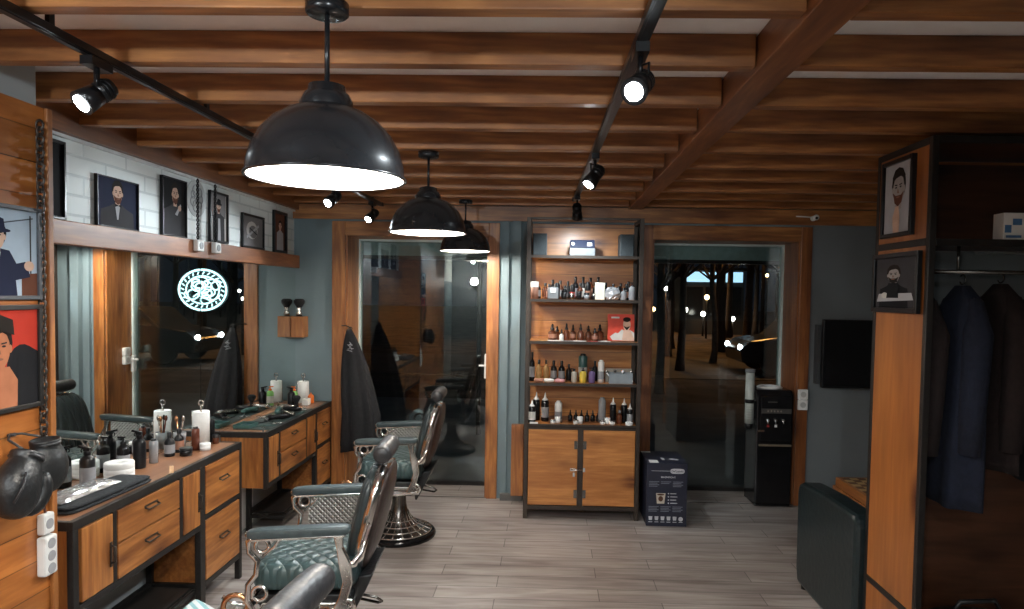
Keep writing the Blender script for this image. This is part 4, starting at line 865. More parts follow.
bottle((.535, 4.98, z), .09, .022, M_GREY, M_BLACK, 'grey bottle at the right of the second shelf beside the crumpled bag', style='round', lab=L_GY)
bottle((.595, 4.98, z), .13, .024, M_CLEAR, M_BLACK, 'clear bottle with black cap at the right end of the second shelf', style='pump', lab=L_GY)
# third shelf
z = ZS[2]+.001
for i, x in enumerate((.02, .055, .125, .175, .23, .29, .335, .375)):
    r = (.03, .03, .024, .022, .023, .024, .024, .030)[i]; h = (.12, .10, .125, .115, .125, .11, .095, .12)[i]
    bottle((x, 5.04+(i % 2)*.055, z), h, r, M_AMBER, M_BLACK, '%s amber dropper bottle from the left on the third shelf' % ordn[i], group='amber dropper bottles', style='dropper', lab=L_BR if i % 3 == 0 else None)
bottle((.088, 4.985, z), .085, .016, L_WH, M_BLACK, 'small white bottle among the amber ones on the third shelf', style='dropper')
for i, (x, c, a) in enumerate(((-.06, L_TAN, .2), (.03, L_WH, -.3), (.13, L_GY, .15), (.22, L_WH, .4), (.32, L_RD, -.2), (.40, L_WH, .1))):
    b = MB(); b.X = Matrix.Translation((x, 4.965, z)) @ Matrix.Rotation(a*.3, 4, 'Z'); b.box(-.045, .045, -.03, .025, .0003+.0, .0022+.002*(i % 2)); tag(obj('leaflet', b, c), '%s flat leaflet from the left along the front of the third shelf' % ordn[i], 'leaflet', 'leaflets on the third shelf')
t = thing('red_packet', 'red packet printed with a bearded man, right end of the third shelf', 'packet', (.53, 5.03, z))
b = MB(); b.X = Matrix.Translation((.535, 5.04, z)) @ Matrix.Rotation(-.12, 4, 'X'); b.box(-.105, .09, -.012, .012, 0.002, .20); obj('card', b, mat('red_card', (.62, .05, .02), .5), t)
b = MB(); b.X = Matrix.Translation((.535, 5.04, z)) @ Matrix.Rotation(-.12, 4, 'X')
arts = [(L_WH, [(-.07, .003), (-.09, .03), (-.05, .06), (-.03, .055), (0, .085), (.03, .06), (.06, .08), (.09, .06), (.09, .003)]), (M_SKIN, el(.035, .12, .028, .045)), (HAIR, el(.035, .158, .029, .018)), (HAIR, [(.01, .11), (.035, .075), (.06, .11), (.035, .10)]), (M_SKIN, [(.0, .0), (.01, .08), (.06, .08), (.088, .02), (.088, .0)]), (L_WH, [(-.08, .165), (-.02, .165), (-.02, .178), (-.08, .178)])]
for i, (mm, pl) in enumerate(arts):
    b.cur = i; pts = [(u, -.0122-.0003*i, v+.003) for u, v in pl]; b.add(pts, [tuple(range(len(pts)))])
obj('printed_man', b, [a[0] for a in arts], t)
# fourth shelf
z = ZS[3]+.001
def B4(x, h, r, bd, cp, lab, st='round', lb=None, y=5.03, cat='bottle', **kw): bottle((x, y, z), h, r, bd, cp, lab, cat, style=st, lab=lb, **kw)
B4(-.125, .215, .020, M_GLOSSB, M_BLACK, 'tallest slim black bottle at the left end of the fourth shelf', lb=L_GY)
B4(-.075, .155, .022, L_TAN, M_BLACK, 'yellow-brown bottle next to the tall slim bottle on the fourth shelf', y=5.06); B4(-.02, .155, .022, L_TAN, M_BLACK, 'yellow-brown bottle second from the tall slim bottle', y=5.06)
B4(.035, .15, .024, M_BLACK, M_BLACK, 'dark bottle just right of the two yellow-brown bottles', y=5.08, lb=L_GY); B4(.095, .15, .025, M_GLOSSB, M_BLACK, 'dark grey-labelled bottle left of the pale striped bottle', y=5.07, lb=L_GY)
B4(.15, .12, .022, M_BLACK, M_BLACK, 'dark bottle behind the centre of the fourth shelf', y=5.12); B4(.185, .105, .020, mat('beige_bottle', (.4, .36, .3), .4), M_BLACK, 'pale bottle left of the yellow-labelled jar', y=4.99, st='spray')
B4(.255, .20, .033, M_TEAL, M_BLACK, 'large dark green jar with a pale band behind the yellow jar', y=5.12, st='can', lb=L_WH)
B4(.25, .11, .026, L_YE, M_BLACK, 'yellow-labelled bottle in the centre of the fourth shelf', y=4.98, st='pump'); B4(.315, .11, .024, L_PU, M_BLACK, 'purple-labelled bottle right of the yellow one', y=4.98, st='pump')
B4(.345, .15, .022, M_BLACK, M_BLACK, 'dark bottle behind the purple-labelled one', y=5.10)
B4(.385, .165, .024, M_WHITE, M_WHITE, 'white tube right of the purple-labelled bottle', y=5.02, st='can', lb=L_GY)
for i, (x, c) in enumerate(((-.07, L_BR), (.0, L_WH), (.08, mat('pink_wrap', (.6, .28, .28), .5)))):
    b = MB(); b.ell((x, 4.965, z+.014), .04, .022, .0135, 14, 6, .6)
    tag(obj('wrapped_sachet', b, c), ['brown', 'white', 'pink'][i]+' wrapped sachet at the front left of the fourth shelf', 'sachet', 'sachets on the fourth shelf')
t = thing('tool_box', 'open grey metal box with small steel tools at the right of the fourth shelf', 'box', (.52, 5.0, z))
b = MB(); b.box(.44, .61, 4.95, 5.05, z, z+.004)
for x0, x1, y0, y1 in ((.44, .444, 4.95, 5.05), (.606, .61, 4.95, 5.05), (.444, .606, 4.95, 4.954), (.444, .606, 5.046, 5.05)): b.box(x0, x1, y0, y1, z+.004, z+.075)
obj('tray', b, mat('grey_blue_metal', (.26, .30, .33), .4, .4), t)
b = MB(); b.box(.42, .615, 5.055, 5.061, z, z+.10); obj('lid', b, mat('box_lid', (.33, .30, .25), .5), t)
for i in range(4):
    b = MB(); x = .46+i*.036; b.X = Matrix.Translation((x, 5.0, z+.005)) @ Matrix.Rotation(.3*(i-1.5), 4, 'Y'); b.cyl((0, 0, 0), (0, 0, .085), .007, n=8); b.ell((0, 0, .085), .012, .010, .008)
    tag(obj('steel_tool', b, M_STEEL), '%s steel tool from the left in the open grey box' % ordn[i], 'tool', 'tools in the grey box')
# lowest open shelf
z = ZS[4]+.001
def B5(x, h, r, bd, cp, lab, st='round', lb=None, y=5.03, cat='bottle', **kw): bottle((x, y, z), h, r, bd, cp, lab, cat, style=st, lab=lb, **kw)
M_DW = mat('white_black_label', (.4, .4, .4), .4)
B5(-.12, .17, .027, M_GLOSSB, M_WHITE, 'dark bottle with a big white nozzle at the left front of the lowest open shelf', 'nozzle', L_WH, y=4.97); B5(-.09, .215, .027, M_GLOSSB, M_WHITE, 'dark bottle with a white nozzle behind the leftmost one', 'nozzle', y=5.08)
B5(-.025, .215, .029, M_GLOSSB, M_WHITE, 'dark bottle with a tall white nozzle, third on the lowest open shelf', 'nozzle', L_GY, y=5.05)
B5(.075, .155, .028, M_WHITE, M_WHITE, 'white can with grey print on the lowest open shelf', 'can', L_GY, y=5.04, name='powder_can', capname='lid')
for i in range(6): B5(.165+i*.042, .085, .017, M_GLOSSB, M_BLACK, '%s small black bottle from the left in the row on the lowest open shelf' % ordn[i], 'dropper', y=5.07, group='small black bottles on the lowest shelf')
B5(.40, .185, .028, M_CLEAR, M_GREY, 'clear jar stack with grey bands on the lowest open shelf', 'can', L_GY, y=5.05, name='jar_stack', capname='lid')
B5(.48, .19, .024, M_GLOSSB, M_WHITE, 'dark bottle with a slim white nozzle right of the jar stack', 'nozzle', y=5.03)
B5(.525, .10, .022, M_AMBER, M_GREY, 'short amber bottle near the right end of the lowest open shelf', 'round', y=5.0)
B5(.565, .18, .025, M_GLOSSB, M_WHITE, 'dark white-nozzled bottle near the right post', 'nozzle', y=5.06); B5(.60, .155, .022, M_GLOSSB, M_WHITE, 'dark white-nozzled bottle at the right front corner', 'nozzle', L_GY, y=4.985)
for i, (x, y, h) in enumerate(((.035, 4.965, .03), (.07, 4.985, .045), (.205, 4.965, .03), (.235, 4.985, .05), (.40, 4.965, .03), (.435, 4.985, .045), (.47, 4.96, .03), (.59, 4.945, .022))):
    bottle((x, y, z), h, .021 if i < 7 else .027, M_WHITE, M_WHITE if i % 2 else M_CHROME, '%s small white jar from the left at the front of the lowest open shelf' % ordn[i], 'jar', 'small white jars', 'jar', name='cream_jar', capname='lid')
b = MB(); b.box(-.135, -.075, 4.935, 4.942, z, z+.012); tag(obj('white_card', b, M_WHITE), 'white card at the left front edge of the lowest open shelf', 'card')

# ------------------------------------------------------------------ packaging box with coffee machine print
t = thing('cardboard_box', 'navy coffee machine carton standing right of the shelf unit', 'box', (.85, 5.0, 0))
bx0, bx1, by0, by1, bh = .712, .999, 4.82, 5.20, .455
M_NAVY = mat('navy_card', (.014, .017, .035), .45); b = MB(); b.box(bx0, bx1, by0, by1, .0008, bh); obj('carton', b, M_NAVY, t, bevel=.003)
fy = by0-.0006; M_PR = mat('carton_print_white', (.55, .56, .6), .5); M_PG = mat('carton_print_grey', (.16, .17, .21), .5)
b = MB(); pts = [(bx0+.215+.05*math.copysign(abs(math.cos(a))**.5, math.cos(a)), bh-.055+.018*math.copysign(abs(math.sin(a))**.7, math.sin(a))) for a in [2*math.pi*i/24 for i in range(24)]]
b.prism(pts, 1, fy-.0005, fy+.0005); b.box(bx0+.03, bx0+.16, fy-.0004, fy+.0005, bh-.056, bh-.0535); obj('logo_plate', b, M_PR, t)
obj('logo_lettering', text_mb("De'Longhi", .021, (bx0+.215, fy-.0012, bh-.062), (1, 0, 0), (0, 0, 1), .0003, .0004, 'CENTER'), M_NAVY, t)
obj('model_lettering', text_mb('MAGNIFICA S', .017, (bx0+.15, fy-.0006, bh-.105), (1, 0, 0), (0, 0, 1), .0003, .0003, 'CENTER'), M_PR, t)
b = MB()
for (x, zt, rows) in ((.015, .325, 4), (.10, .325, 2), (.185, .325, 4), (.015, .145, 4), (.10, .145, 4), (.185, .145, 4)):
    for r in range(rows): b.box(bx0+x, bx0+x+.072-.012*(r % 2), fy-.0003, fy+.0004, zt-r*.011-.005, zt-r*.011)
obj('small_print', b, M_PG, t)
b = MB(); gx, gz = bx0+.10, .20; b.prism([(gx-.026, gz-.035), (gx+.026, gz-.035), (gx+.034, gz+.04), (gx-.034, gz+.04)], 1, fy-.0005, fy+.0004); obj('printed_cup', b, mat('cup_print', (.55, .50, .42), .5), t)
b = MB(); b.prism(el(gx, gz+.0, .017, .02), 1, fy-.001, fy); b.prism(el(gx, gz+.03, .026, .007), 1, fy-.001, fy); obj('printed_coffee', b, mat('coffee_print', (.09, .035, .015), .5), t)
b = MB()
for r in range(4): b.prism(el(bx0+.155, .238-r*.023, .005, .005, 10), 1, fy-.0005, fy+.0004); b.box(bx0+.168, bx0+.21+.008*(r % 2), fy-.0005, fy+.0004, .2355-r*.023, .2405-r*.023)
for i in range(6): x = bx0+.03+i*.043; b.prism([(x-.011, .045), (x+.011, .045), (x+.014, .072), (x-.014, .072)] if i < 5 else el(x, .055, .016, .016), 1, fy-.0005, fy+.0004); b.box(x-.014, x+.014, fy-.0004, fy+.0004, .030, .034)
obj('printed_icons', b, M_PR, t)
b = MB(); b.box(bx0+.02, bx0+.085, by0+.015, by0+.095, bh, bh+.0008); b.box(bx0+.0, bx0+.07, by1-.05, by1-.02, bh, bh+.0008); obj('shipping_label', b, M_PAPER, t)
b = MB(); b.box(bx0+.12, bx0+.14, by0+.10, by0+.17, bh, bh+.0008); b.cyl((bx0+.20, by0+.13, bh), (bx0+.20, by0+.13, bh+.0008), .024, n=16); b.cyl((bx0+.225, by0+.12, bh), (bx0+.225, by0+.12, bh+.0008), .02, n=16); obj('top_print', b, M_PR, t)

# ------------------------------------------------------------------ water cooler and cup dispenser
t = thing('water_cooler', 'black standing water cooler in front of the right window', 'water cooler', (1.765, 5.46, 0)); cx0, cx1, cy0, cy1, ch = 1.625, 1.905, 5.31, 5.60, .925
b = MB(); b.prism([(cy0, .03), (cy0, .88), (cy0+.03, ch), (cy1, ch), (cy1, .0)], 0, cx0, cx1); b.box(cx0, cx1, cy0+.01, cy1, .008, .03)
obj('cabinet', b, M_GLOSSB, t, bevel=.01)
b = MB(); b.lathe([(.05, ch), (.095, ch), (.1, ch+.008), (.08, ch+.018), (.055, ch+.016), (.05, ch)], (1.765, 5.46, 0), 28); obj('bottle_collar', b, M_WHITE, t)
b = MB(); b.box(cx0+.03, cx1-.012, cy0-.006, cy0, .53, .875); obj('front_panel', b, M_BLACK, t, bevel=.004)
b = MB(); b.box(cx0+.035, cx1-.015, cy0-.008, cy0-.006, .745, .782); b.box(cx0+.085, cx0+.155, cy0-.008, cy0-.006, .83, .838); obj('display_strip', b, mat('strip_grey', (.07, .065, .06), .4), t)
b = MB()
for i in range(5): b.box(cx0+.08+i*.025, cx0+.09+i*.025, cy0-.0095, cy0-.008, .757, .769)
obj('indicator_marks', b, mat('mark_grey', (.25, .22, .18), .4), t)
for i in range(3):
    b = MB(); x = cx0+.075+i*.06; b.cyl((x, cy0-.006, .70), (x, cy0-.045, .695), .012, n=12); b.cyl((x, cy0-.04, .705), (x, cy0-.04, .67), .008, n=10); tp = obj('tap', b, M_STEEL, t)
    b = MB(); b.box(x-.009, x+.009, cy0-.048, cy0-.044, .645, .665); obj('tap_button', b, [mat('red_button', (.3, .02, .02)), M_WHITE, M_BLACK][i], tp)
b = MB(); b.box(cx0+.012, cx0+.06, cy0-.0065, cy0-.0005, .60, .615); obj('badge', b, M_STEEL, t)
b = MB(); b.box(cx0+.02, cx1-.012, cy0-.022, cy0-.0005, .49, .503); obj('drip_tray', b, mat('tray_brass', (.35, .28, .2), .35, .6), t)
t = thing('cup_dispenser', 'tall pale tube of stacked cups fixed to the water cooler', 'cup dispenser', (1.575, 5.34, .6))
b = MB(); b.cyl((1.575, 5.34, .66), (1.575, 5.34, 1.06), .034, n=20)
for k in range(17): b.torus((1.575, 5.34, .70+k*.02), .034, .0022, n=20, m=5)
obj('stacked_cups', b, mat('cup_tube', (.42, .45, .42), .35), t)
b = MB(); b.cyl((1.575, 5.34, 1.06), (1.575, 5.34, 1.085), .038, n=20); obj('cap', b, M_GREY, t)
b = MB(); b.cyl((1.575, 5.34, .82), (1.575, 5.34, .85), .037, n=20); b.cyl((1.575, 5.34, .62), (1.575, 5.34, .66), .03, n=16); b.box(1.59, 1.624, 5.33, 5.35, .70, .84); obj('mounting_ring', b, M_BLACK, t)

# ------------------------------------------------------------------ wall fittings on the right
def sock2(x, y, z, nrm, label):
    t = thing('double_socket', label, 'socket', (x, y, z), 'white double sockets')
    b = MB()
    for k in (0, 1):
        if nrm == 'y': b.box(x-.038, x+.038, y-.03, y, z+.082*k, z+.082*k+.08)
        elif nrm == 'x': b.box(x, x+.03, y-.038, y+.038, z+.072*k, z+.072*k+.07)
        else: b.box(x-.03, x, y-.038, y+.038, z+.072*k, z+.072*k+.07)
    obj('housing', b, M_WHITE, t, bevel=.006)
    b = MB(); q = .041 if nrm == 'y' else .036
    for k in (0, 1):
        zz = z+q+(.082 if nrm == 'y' else .072)*k
        if nrm == 'y': b.cyl((x, y-.03, zz), (x, y-.0315, zz), .022, n=18); 
        elif nrm == 'x': b.cyl((x+.03, y, zz), (x+.0315, y, zz), .022, n=18)
        else: b.cyl((x-.03, y, zz), (x-.0315, y, zz), .022, n=18)
    obj('socket_face', b, mat('socket_pale_grey', (.5, .5, .48), .5), t)  # plain pale grey discs on both sockets
sock2(1.995, YB-.0225, .768, 'y', 'white double socket on the right window casing')
sock2(W0+.0145, 5.64, .92, 'x', 'white double socket on the window reveal beside the shelf unit')
sock2(D1-.0145, 5.62, 1.0, '-x', 'white double switch on the glass door reveal, seen in the mirror')
t = thing('security_camera', 'small white security camera at the top right of the window', 'camera', (2.03, 5.38, 2.27))
b = MB(); b.cyl((2.03, 5.366, 2.265), (2.03, 5.35, 2.265), .02, n=16); b.tube([(2.03, 5.355, 2.265), (2.03, 5.33, 2.265)], .007, 6); obj('mount', b, M_WHITE, t)
b = MB(); b.ell((2.035, 5.31, 2.268), .022, .026, .022); obj('camera_ball', b, M_WHITE, t)
b = MB(); b.cyl((2.03, 5.291, 2.262), (2.03, 5.284, 2.26), .01, n=12); obj('lens', b, M_BLACK, t)
b = MB(); b.tube([(2.01, 5.362, 2.275), (1.97, 5.362, 2.278), (1.90, 5.362, 2.28)], .005, 6); obj('cable', b, M_WHITE, t)
t = thing('television', 'flat black television on the grey back wall', 'television', (2.55, 5.35, .94))
b = MB(); b.box(2.11, 3.03, 5.285, 5.32, .955, 1.485); obj('body', b, M_BLACK, t, bevel=.004)
b = MB(); b.box(2.122, 3.018, 5.2835, 5.285, .972, 1.472); obj('screen', b, mat('screen_black', (.004, .004, .005), .22), t)
b = MB(); b.box(2.3, 2.8, 5.32, 5.399, 1.05, 1.4); b.box(2.085, 2.11, 5.33, 5.398, .98, 1.44); obj('wall_bracket', b, mat('tv_grey', (.06, .065, .07), .6), t)

# ------------------------------------------------------------------ sofa, table, chessboard
t = thing('sofa', 'black leather sofa facing the television, its arm towards us', 'sofa', (1.44, 3.5, 0))
b = MB(); y0, y1 = 3.16, 3.91
b.prism([(y0, .02), (y0, .60), (y0+.03, .635), (y0+.4, .625), (y1-.06, .605), (y1-.015, .585), (y1, .54), (y1-.005, .10), (y1-.03, .02)], 0, 1.44, 1.57); obj('arm', b, M_SOFA, t, bevel=.022)
b = MB(); b.prism([(y0, .02), (y0, .60), (y0+.03, .635), (y0+.4, .625), (y1-.06, .605), (y1-.015, .585), (y1, .54), (y1-.005, .10), (y1-.03, .02)], 0, 2.75, 2.88); obj('arm', b, M_SOFA, t, bevel=.022)
b = MB(); b.box(1.571, 2.749, y0+.12, y1-.02, .03, .28); obj('seat_base', b, M_SOFA, t, bevel=.01)
for k in (0, 1): b = MB(); b.ell((1.866+k*.588, y0+.45, .35), .292, .29, .072, 24, 10, .35, .25); obj('seat_cushion', b, M_BROWNL, t)
b = MB(); b.box(1.571, 2.749, y0, y0+.119, .03, .70); obj('backrest', b, M_SOFA, t, bevel=.03)
for x in (1.47, 2.85):
    for y in (y0+.04, y1-.08): b = MB(); b.cyl((x, y, 0), (x, y, .025), .02, n=10); obj('foot', b, M_IRON, t)
t = thing('coffee_table', 'low wooden coffee table with black legs behind the sofa arm', 'table', (2.3, 4.3, 0))
b = MB(); b.box(1.93, 2.63, 4.02, 4.60, .355, .39); obj('tabletop', b, W_X, t, bevel=.004)
for x in (1.98, 2.58):
    for y in (4.07, 4.55): b = MB(); b.tube([(x, y, 0), (x+(.05 if x < 2.2 else -.05), y+(.04 if y < 4.3 else -.04), .355)], .012, 8); obj('leg', b, M_IRON, t)
b = MB(); b.box(2.0, 2.56, 4.08, 4.10, .33, .355); b.box(2.0, 2.56, 4.52, 4.54, .33, .355); obj('apron', b, M_IRON, t)
t = thing('chessboard', 'folding wooden chessboard lying on the coffee table', 'chessboard', (2.17, 4.32, .39))
b = MB(); b.box(1.94, 2.40, 4.12, 4.58, .3905, .448); obj('board_case', b, W_Y, t, bevel=.003)
for nm, mm, par in (('pale_squares', mat('chess_pale', (.52, .36, .17), .5), 0), ('dark_squares', mat('chess_dark', (.13, .055, .022), .5), 1)):
    b = MB()
    for i in range(8):
        for j in range(8):
            if (i+j) % 2 == par: b.box(1.965+i*.0512, 1.965+(i+1)*.0512, 4.145+j*.0512, 4.145+(j+1)*.0512, .448, .449)
    obj(nm, b, mm, t)

# ------------------------------------------------------------------ wardrobe
WX0, WX1, WY0, WY1 = 1.48, 2.62, 2.71, 3.155
t = thing('wardrobe', 'open iron-framed wooden wardrobe with coats at the right edge', 'wardrobe', (2.05, 2.93, 0))
b = MB(); q = .026
for x in (WX0, WX1-q):
    for y in (WY0, WY1-q): b.box(x, x+q, y, y+q, 0, 2.29)
    for z0 in (.352, 1.865, 2.262): b.box(x, x+.012, WY0+q, WY1-q, z0, z0+.028)
for z0 in (1.862, 2.262): b.box(WX0+q, WX1-q, WY0, WY0+.02, z0, z0+.028)
b.box(WX0+q, WX1-q, WY0, WY0+.02, .04, .06)
obj('iron_frame', b, M_IRON, t, bevel=.002)
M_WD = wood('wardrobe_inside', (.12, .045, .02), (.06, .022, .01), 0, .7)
b = MB(); 
for z0, z1 in ((.02, .351), (.381, 1.864), (1.894, 2.261)):
    s = MB(); s.box(WX0+.003, WX0+.014, WY0+q, WY1-q, z0, z1); obj('side_panel', s, W_SIDE, t)
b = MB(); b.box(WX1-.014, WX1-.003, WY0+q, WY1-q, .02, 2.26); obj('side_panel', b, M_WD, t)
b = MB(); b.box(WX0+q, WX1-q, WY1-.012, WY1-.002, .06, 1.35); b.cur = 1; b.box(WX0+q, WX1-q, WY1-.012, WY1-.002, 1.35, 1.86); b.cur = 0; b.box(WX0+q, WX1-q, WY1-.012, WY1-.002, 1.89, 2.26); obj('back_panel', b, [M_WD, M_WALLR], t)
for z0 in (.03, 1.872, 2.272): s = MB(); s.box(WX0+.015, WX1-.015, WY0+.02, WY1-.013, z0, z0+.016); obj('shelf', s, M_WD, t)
b = MB(); b.cyl((WX0+.015, 2.82, 1.765), (WX1-.015, 2.82, 1.765), .009, n=12)
for x in (1.66, 2.1): b.tube([(x, 2.82, 1.872), (x, 2.82, 1.765)], .006, 6)
obj('coat_rail', b, M_CHROMED, t)
def garment(name, x, y, ztop, zbot, w, d, m_, label, cat='coat', seed=0, lean=0):
    """coat seen from the side on a rail: narrow in x, deep along y"""
    t = thing(name, label, cat, (x, y, ztop), 'coats on the wardrobe rail')
    rnd = random.Random(seed); ph = [rnd.uniform(0, 6.28) for _ in range(4)]
    n = 40; rg = []
    H = ztop-zbot
    for i in range(15):
        f = i/14; z = ztop-H*f
        s = min(1, .30+1.15*(f/.16)**.6*.7) if f < .16 else 1.0+.08*(f-.16)
        ring = []
        for j in range(n):
            a = 2*math.pi*j/n
            fold = 1+(.05+.09*f)*math.sin(5*a+ph[0]+2*f)+(.04*f)*math.sin(9*a+ph[1])
            ring.append((x+lean*f+w*s*math.cos(a)*fold, y+d*s*math.sin(a)*fold, z))
        rg.append(ring)
    b = MB(); b.loft(rg); obj('body', b, m_, t)
    b = MB()
    for sg in (-1, 1): b.tube([(x, y+sg*d*.62, ztop-.06), (x+.01-w*.15, y+sg*d*.96, ztop-.2), (x-w*.2, y+sg*d*1.03, ztop-.45), (x-w*.25, y+sg*d*.98, ztop-.68)], [.03, .055, .05, .04], 12)
    obj('sleeve', b, m_, t)
    b = MB(); b.torus((x, y, ztop+.045-.02), .02, .003, (1, 0, 0), 16, 6, arc=.8); b.tube([(x, y-d*.7, ztop-.06), (x, y, ztop-.01), (x, y+d*.7, ztop-.06)], .006, 6); obj('hanger', b, M_CHROMED, t)
def cloth(n, c): return mat(n, c, .95, noise=.2, nscale=40, bump=.2)
garment('hanging_coat', 1.555, 2.92, 1.70, 1.02, .042, .14, cloth('maroon_cloth', (.014, .008, .008)), 'dark maroon coat hanging leftmost on the wardrobe rail', seed=1)
garment('hanging_coat', 1.71, 2.87, 1.71, .80, .076, .125, cloth('navy_cloth', (.008, .012, .028)), 'long navy coat hanging in the middle of the wardrobe rail', seed=2)
garment('hanging_coat', 1.885, 2.90, 1.72, .95, .055, .13, cloth('wine_cloth', (.014, .007, .007)), 'dark wine coat right of the navy coat', seed=3)
garment('hanging_coat', 2.06, 2.90, 1.70, .9, .07, .13, cloth('black_cloth', (.008, .008, .009)), 'black coat hanging farthest right on the rail', seed=4)
z = 1.8885
t = thing('small_carton', 'white and blue carton on the upper wardrobe shelf', 'carton', (1.83, 2.8, z)); b = MB(); b.box(1.78, 1.87, 2.735, 2.80, z, z+.108); obj('carton', b, M_WHITE, t, bevel=.002)
b = MB(); b.box(1.785, 1.81, 2.7335, 2.735, z+.03, z+.06); b.box(1.815, 1.85, 2.7335, 2.735, z+.06, z+.085); b.box(1.79, 1.85, 2.7335, 2.735, z+.01, z+.02); obj('blue_print', b, mat('print_blue', (.06, .17, .35), .5), t)
t = thing('travel_bag', 'black bag lying at the bottom of the wardrobe', 'bag', (1.8, 2.88, .046)); b = MB(); b.ell((1.80, 2.88, .19), .2, .11, .14, 24, 12, .6, .6); obj('body', b, M_LEATH, t)
b = MB(); b.tube([(1.68, 2.83, .32), (1.72, 2.81, .40), (1.86, 2.81, .41), (1.92, 2.83, .32)], .01, 8); obj('strap', b, M_LEATH, t)
b = MB(); b.torus((1.80, 2.77, .27), .014, .004, (0, 1, 0), 14, 6); b.torus((1.835, 2.765, .27), .012, .004, (0, 1, 0), 14, 6); obj('buckle', b, M_CHROME, t)
# pictures on the wardrobe side
art = [(PALE, [(0, 0), (0, 1), (1, 1), (1, 0)])]+head(.52, .64, .24, M_SKING, HAIR, .78, beard=BRN, eyes=True)+[(M_SKIN, [(.38, .0), (.34, .22), (.44, .38), (.56, .38), (.62, .2), (.6, 0)])]
picture('R', WX0+.003, 2.825, 3.085, 1.915, 2.246, 'portrait sketch of a balding man, upper picture on the wardrobe side', art, PALE, .018, M_BLACK, thick=.02)
art = head(.45, .66, .16, M_SKING, HAIR, .8, beard=HAIR, coat=BLK, big=.36)+[(PALE, [(.05, .12), (.95, .16), (.9, .3), (.1, .28)]), (CREAM, el(.25, .25, .08, .06)), (BLK, [(.3, .2), (.6, .2), (.58, .5), (.34, .5)])]
picture('R', WX0-.004, 2.745, 3.125, 1.592, 1.846, 'dark monochrome portrait, lower picture on the wardrobe side', art, DKG, .02, M_BLACK, thick=.02)

# ------------------------------------------------------------------ cape hanging at the glass door
t = thing('barber_cape', 'black barber cape hanging from a hook left of the glass door', 'cape', (-1.55, 5.36, 1.36))
n = 40; rg = []
for i in range(18):
    f = i/17; z = 1.345-.95*f; w_ = .02+.125*(1-math.exp(-3.2*f)); d_ = .014+.045*min(1, f*1.6)
    cx = -1.575+.09*min(1, f*1.4); ring = []
    for j in range(n):
        a = 2*math.pi*j/n; fo = 1+(.20*f+.04)*math.sin(7*a+1.3*f)+.10*f*math.sin(12*a); ring.append((cx+w_*math.cos(a)*fo, 5.30+d_*math.sin(a)*fo, z+(.02*math.sin(3*a) if i == 17 else 0)))
    rg.append(ring)
b = MB(); b.loft(rg); obj('cloth', b, cloth('cape_cloth', (.011, .011, .013)), t)
b = MB(); b.tube([(-1.645, 5.376, 1.37), (-1.645, 5.34, 1.372), (-1.60, 5.31, 1.372), (-1.565, 5.30, 1.36), (-1.565, 5.30, 1.345)], .005, 6); b.torus((-1.565, 5.30, 1.352), .012, .004, (0, 1, 0), 12, 6); obj('hook_and_loop', b, M_IRON, t)
b = MB()
for k in range(6):
    a = k*1.05; b.tube([(-1.555+.004*k-.02+.018*math.cos(a), 5.262-.0015*k, 1.215+.035*math.sin(a*1.3)), (-1.555+.02*math.sin(a), 5.259-.0015*k, 1.21+.03*math.cos(a)), (-1.545+.018*math.cos(a+2), 5.262-.0015*k, 1.20+.03*math.sin(a+2))], .0022, 5)
obj('pale_emblem', b, mat('emblem_grey', (.35, .36, .38), .7), t)

# ------------------------------------------------------------------ boxing gloves and power strip on the partition
def glove(cx, cy, cz, rz, ry, lab, s=1.0):
    t = thing('boxing_glove', lab, 'boxing glove', (cx, cy, cz), 'boxing gloves hanging on the partition')
    X = Matrix.Translation((cx, cy, cz)) @ Matrix.Rotation(rz, 4, 'Z') @ Matrix.Rotation(ry, 4, 'X') @ Matrix.Scale(s, 4)
    b = MB(); b.X = X       # cuff up (+z), fist down
    n = 24; rg = []
    for z_, rx, ry_, oy in ((-.125, .004, .004, .015), (-.12, .03, .035, .015), (-.10, .052, .06, .012), (-.06, .062, .078, .006), (-.02, .060, .078, 0), (.02, .052, .068, 0), (.045, .042, .052, 0), (.052, .042, .050, 0), (.062, .044, .052, 0), (.075, .046, .054, 0), (.078, .040, .047, 0), (.06, .034, .04, 0)):
        rg.append([(rx*math.cos(2*math.pi*j/n)*(1+.03*math.sin(8*math.pi*j/n)), oy+ry_*math.sin(2*math.pi*j/n), z_) for j in range(n)])
    b.loft(rg); obj('fist_and_cuff', b, M_LEATH, t, sub=1)
    b = MB(); b.X = X; b.tube([(.03, .05, .035), (.035, .078, .0), (.03, .088, -.045), (.02, .078, -.085), (.012, .06, -.10)], [.018, .026, .028, .024, .01], 14); obj('thumb', b, M_LEATH, t, sub=1)
    b = MB(); b.X = X; b.torus((0, 0, .062), .044, .006, (0, 0, 1), 24, 6); b.tube([(.048, -.05, .0), (.058, -.06, -.05), (.045, -.055, -.095)], .004, 6); obj('seam', b, M_LEATHG, t)
    return t
glove(-1.665, 2.085, 1.045, .1, -.55, 'larger black boxing glove at the left, hanging fist down', 1.02)
glove(-1.69, 2.232, 1.065, 2.9, -.05, 'black boxing glove at the right, overlapping the partition edge', .92)
b = MB(); b.tube([(-1.68, 2.12, 1.125), (-1.745, 2.14, 1.15), (-1.762, 2.17, 1.162), (-1.745, 2.20, 1.158), (-1.70, 2.22, 1.145)], .004, 6); b.cyl((-1.7695, 2.17, 1.157), (-1.745, 2.17, 1.162), .006, n=10)
tag(obj('glove_lace', b, M_LEATHG), 'dark lace tying the two boxing gloves to a peg on the partition', 'lace')
t = thing('power_strip', 'white two-part power strip at the lower edge of the board partition', 'power strip', (-1.73, 2.36, .63))
